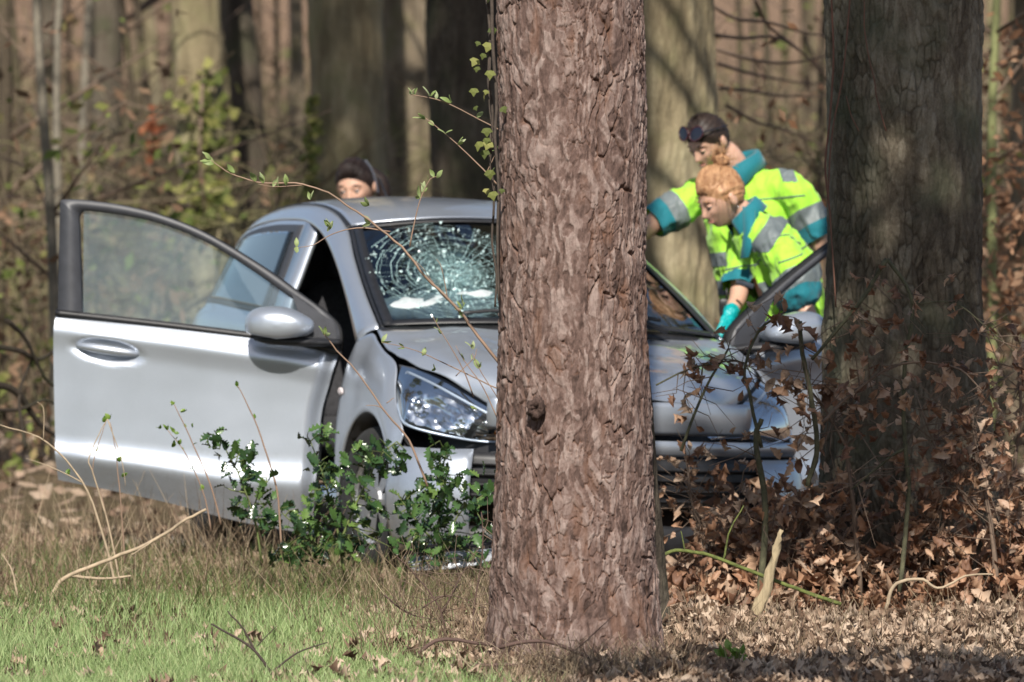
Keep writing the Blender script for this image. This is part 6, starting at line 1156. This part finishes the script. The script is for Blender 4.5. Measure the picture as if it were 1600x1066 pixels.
holly('holly bush right of the wheel against the hanging bumper corner', [([(690, 910), (685, 830), (690, 760), (695, 705)], 22.85, .006, .002), ([(690, 860), (720, 800), (760, 770)], 22.85, .004, .002), ([(680, 850), (640, 800), (620, 770)], 22.85, .004, .002)], [(670, 695, 705, 745), (640, 740, 730, 800), (615, 770, 700, 850), (690, 740, 775, 790), (680, 790, 760, 860), (620, 840, 720, 890), (720, 860, 770, 890)], 180, 80, 3)
shoot('small bright green plant in the leaf litter at the lower edge', [([(1142, 1085), (1140, 1050), (1132, 1022)], 19.6, .003, .0015), ([(1146, 1085), (1156, 1050), (1160, 1015)], 19.6, .003, .0015), ([(1140, 1085), (1128, 1062)], 19.6, .003, .0015)], 12, ME_gl, (.7, 1.1), 'green_plant', [(1132, 1025, 19.6), (1140, 1016, 19.6), (1150, 1030, 19.6), (1128, 1050, 19.6), (1158, 1040, 19.6), (1142, 1060, 19.6)], M_hstem, 'plant')
# ivy up the left edge of the pine and on the light trunk in the wood; vines on the oak
root, off, lines = plant('ivy_vine', 'ivy stems with yellow green leaves hanging down the left edge of the pine', 'ivy', [([(774, 480), (775, 430), (769, 370), (772, 300), (765, 240), (770, 180), (763, 120), (766, 60), (759, -20)], 20.05, .0035, .005), ([(779, 470), (777, 380), (779, 300), (774, 220), (776, 150), (770, 70), (768, -20)], 19.98, .004, .006), ([(774, 300), (766, 260), (770, 210), (764, 160), (766, 90)], 20.0, .0022, .0025)], mat=simple('dark_ivy_stem', (.06, .045, .035), .9, var=.4, scale=40, bumpd=.005), base=1)
for i in range(24): C_ = lines[rg.integers(0, 3)]; j = int(len(C_)*(.25+.75*rg.random())); p = C_[min(j, len(C_)-1)]+[rg.normal(-.012, .014), -.02, rg.normal(0, .02)]; leafobj(ME_iv, p, (rg.normal(0, .5), -.3, -1+rg.normal(0, .5)), (rg.normal(-.3, .4), -1, .3), rg.uniform(.35, .75), root, off)
rz = empty('ivy', tuple(W(320, 340, 37.6))); tag(rz, 'ivy climbing the light trunk behind the open door', 'ivy'); off = np.array(rz.location)
n = 230; u = rg.normal(318, 22, n); v = 100+250*rg.random(n)**.7; P_ = np.array([W(a_, b_, 37.72+.1*rg.random()) for a_, b_ in zip(u, v)]); V_, F_, at = leafcloud([(np.array([(0, 0, 0), (.04, .03, 0), (0, .09, 0), (-.04, .03, 0)]), np.array([[0, 1, 2, 3]]))], P_, rg.normal(0, 1, (n, 3)), rg.normal(0, .5, (n, 3))+[0, -1, .3], rg.uniform(.5, 1.1, n), rg); o = obj('leaves', V_-off, F_, M_ivy, rz, False, at); o['kind'] = 'stuff'; V2, F2 = tube([W(322, 350, 37.75), W(312, 240, 37.7), W(316, 120, 37.75)], .012, 6); obj('stem', V2-off, F2, M_twig, rz)
rz = empty('ivy', tuple(W(500, 300, 36.2))); tag(rz, 'thin strand of yellow green ivy left of the dark haired woman', 'ivy'); off = np.array(rz.location); n = 90; P_ = np.array([W(488+rg.normal(0, 5), 150+150*rg.random(), 36.2) for _ in range(n)]); V_, F_, at = leafcloud([(np.array([(0, 0, 0), (.04, .03, 0), (0, .09, 0), (-.04, .03, 0)]), np.array([[0, 1, 2, 3]]))], P_, rg.normal(0, 1, (n, 3)), rg.normal(0, .5, (n, 3))+[0, -1, .3], rg.uniform(.4, .9, n), rg); o = obj('leaves', V_-off, F_, M_ivy, rz, False, at); o['kind'] = 'stuff'; V2, F2 = tube([W(488, 320, 36.25), W(486, 140, 36.25)], .01, 5); obj('stem', V2-off, F2, M_twig, rz)
M_vine = simple('reddish_vine', (.16, .075, .05), .8, var=.3)
plant('vine', 'thin reddish vines hanging along the oak trunk edge beside the man', 'vine', [([(1298, 345), (1290, 260), (1296, 190), (1303, 80), (1297, -20)], 22.78, .0035, .004), ([(1306, 480), (1298, 350), (1294, 300), (1300, 210), (1318, 110), (1330, -20)], 22.72, .0028, .003), ([(1385, 205), (1372, 160), (1365, 120), (1352, 60), (1350, 0)], 22.70, .0028, .002), ([(1342, 205), (1330, 180), (1322, 150)], 22.72, .002, .0015)], mat=M_vine, base=1)
# torn off bumper trim lying under the holly and a single leaf in the sun
bf = empty('bumper_fragment', tuple(W(700, 880, 23.0))); tag(bf, 'torn grey plastic bumper strip lying under the holly', 'car part'); off = np.array(bf.location)
t = np.linspace(0, 1, 16); A = cr([W(632, 872, 23.05), W(680, 866, 23.0), W(730, 862, 23.), W(775, 858, 23.05)], 16); B_ = cr([W(640, 892, 22.9), W(690, 890, 22.85), W(740, 884, 22.85), W(775, 874, 22.9)], 16); P_ = np.array([A, A*.5+B_*.5+[0, -.01, .02], B_]); solid(obj('strip', P_.reshape(-1, 3)-off, gridfaces(3, 16), M_skirt, bf), .008, 0)
V_, F_ = tube(cr([W(645, 866, 23.0), W(700, 856, 22.98), W(770, 846, 23.)], 12), .012, 8); obj('edge_trim', V_-off, F_, M_black, bf)
lf = leafobj(ME_ol[2], W(1042, 948, 20.6), (.8, 0, .35), (-.2, -.5, .8), .62, None, (0, 0, 0)); lf.name = 'fallen_leaf'; tag(lf, 'single orange brown leaf lit by the sun right of the pine foot', 'leaf')
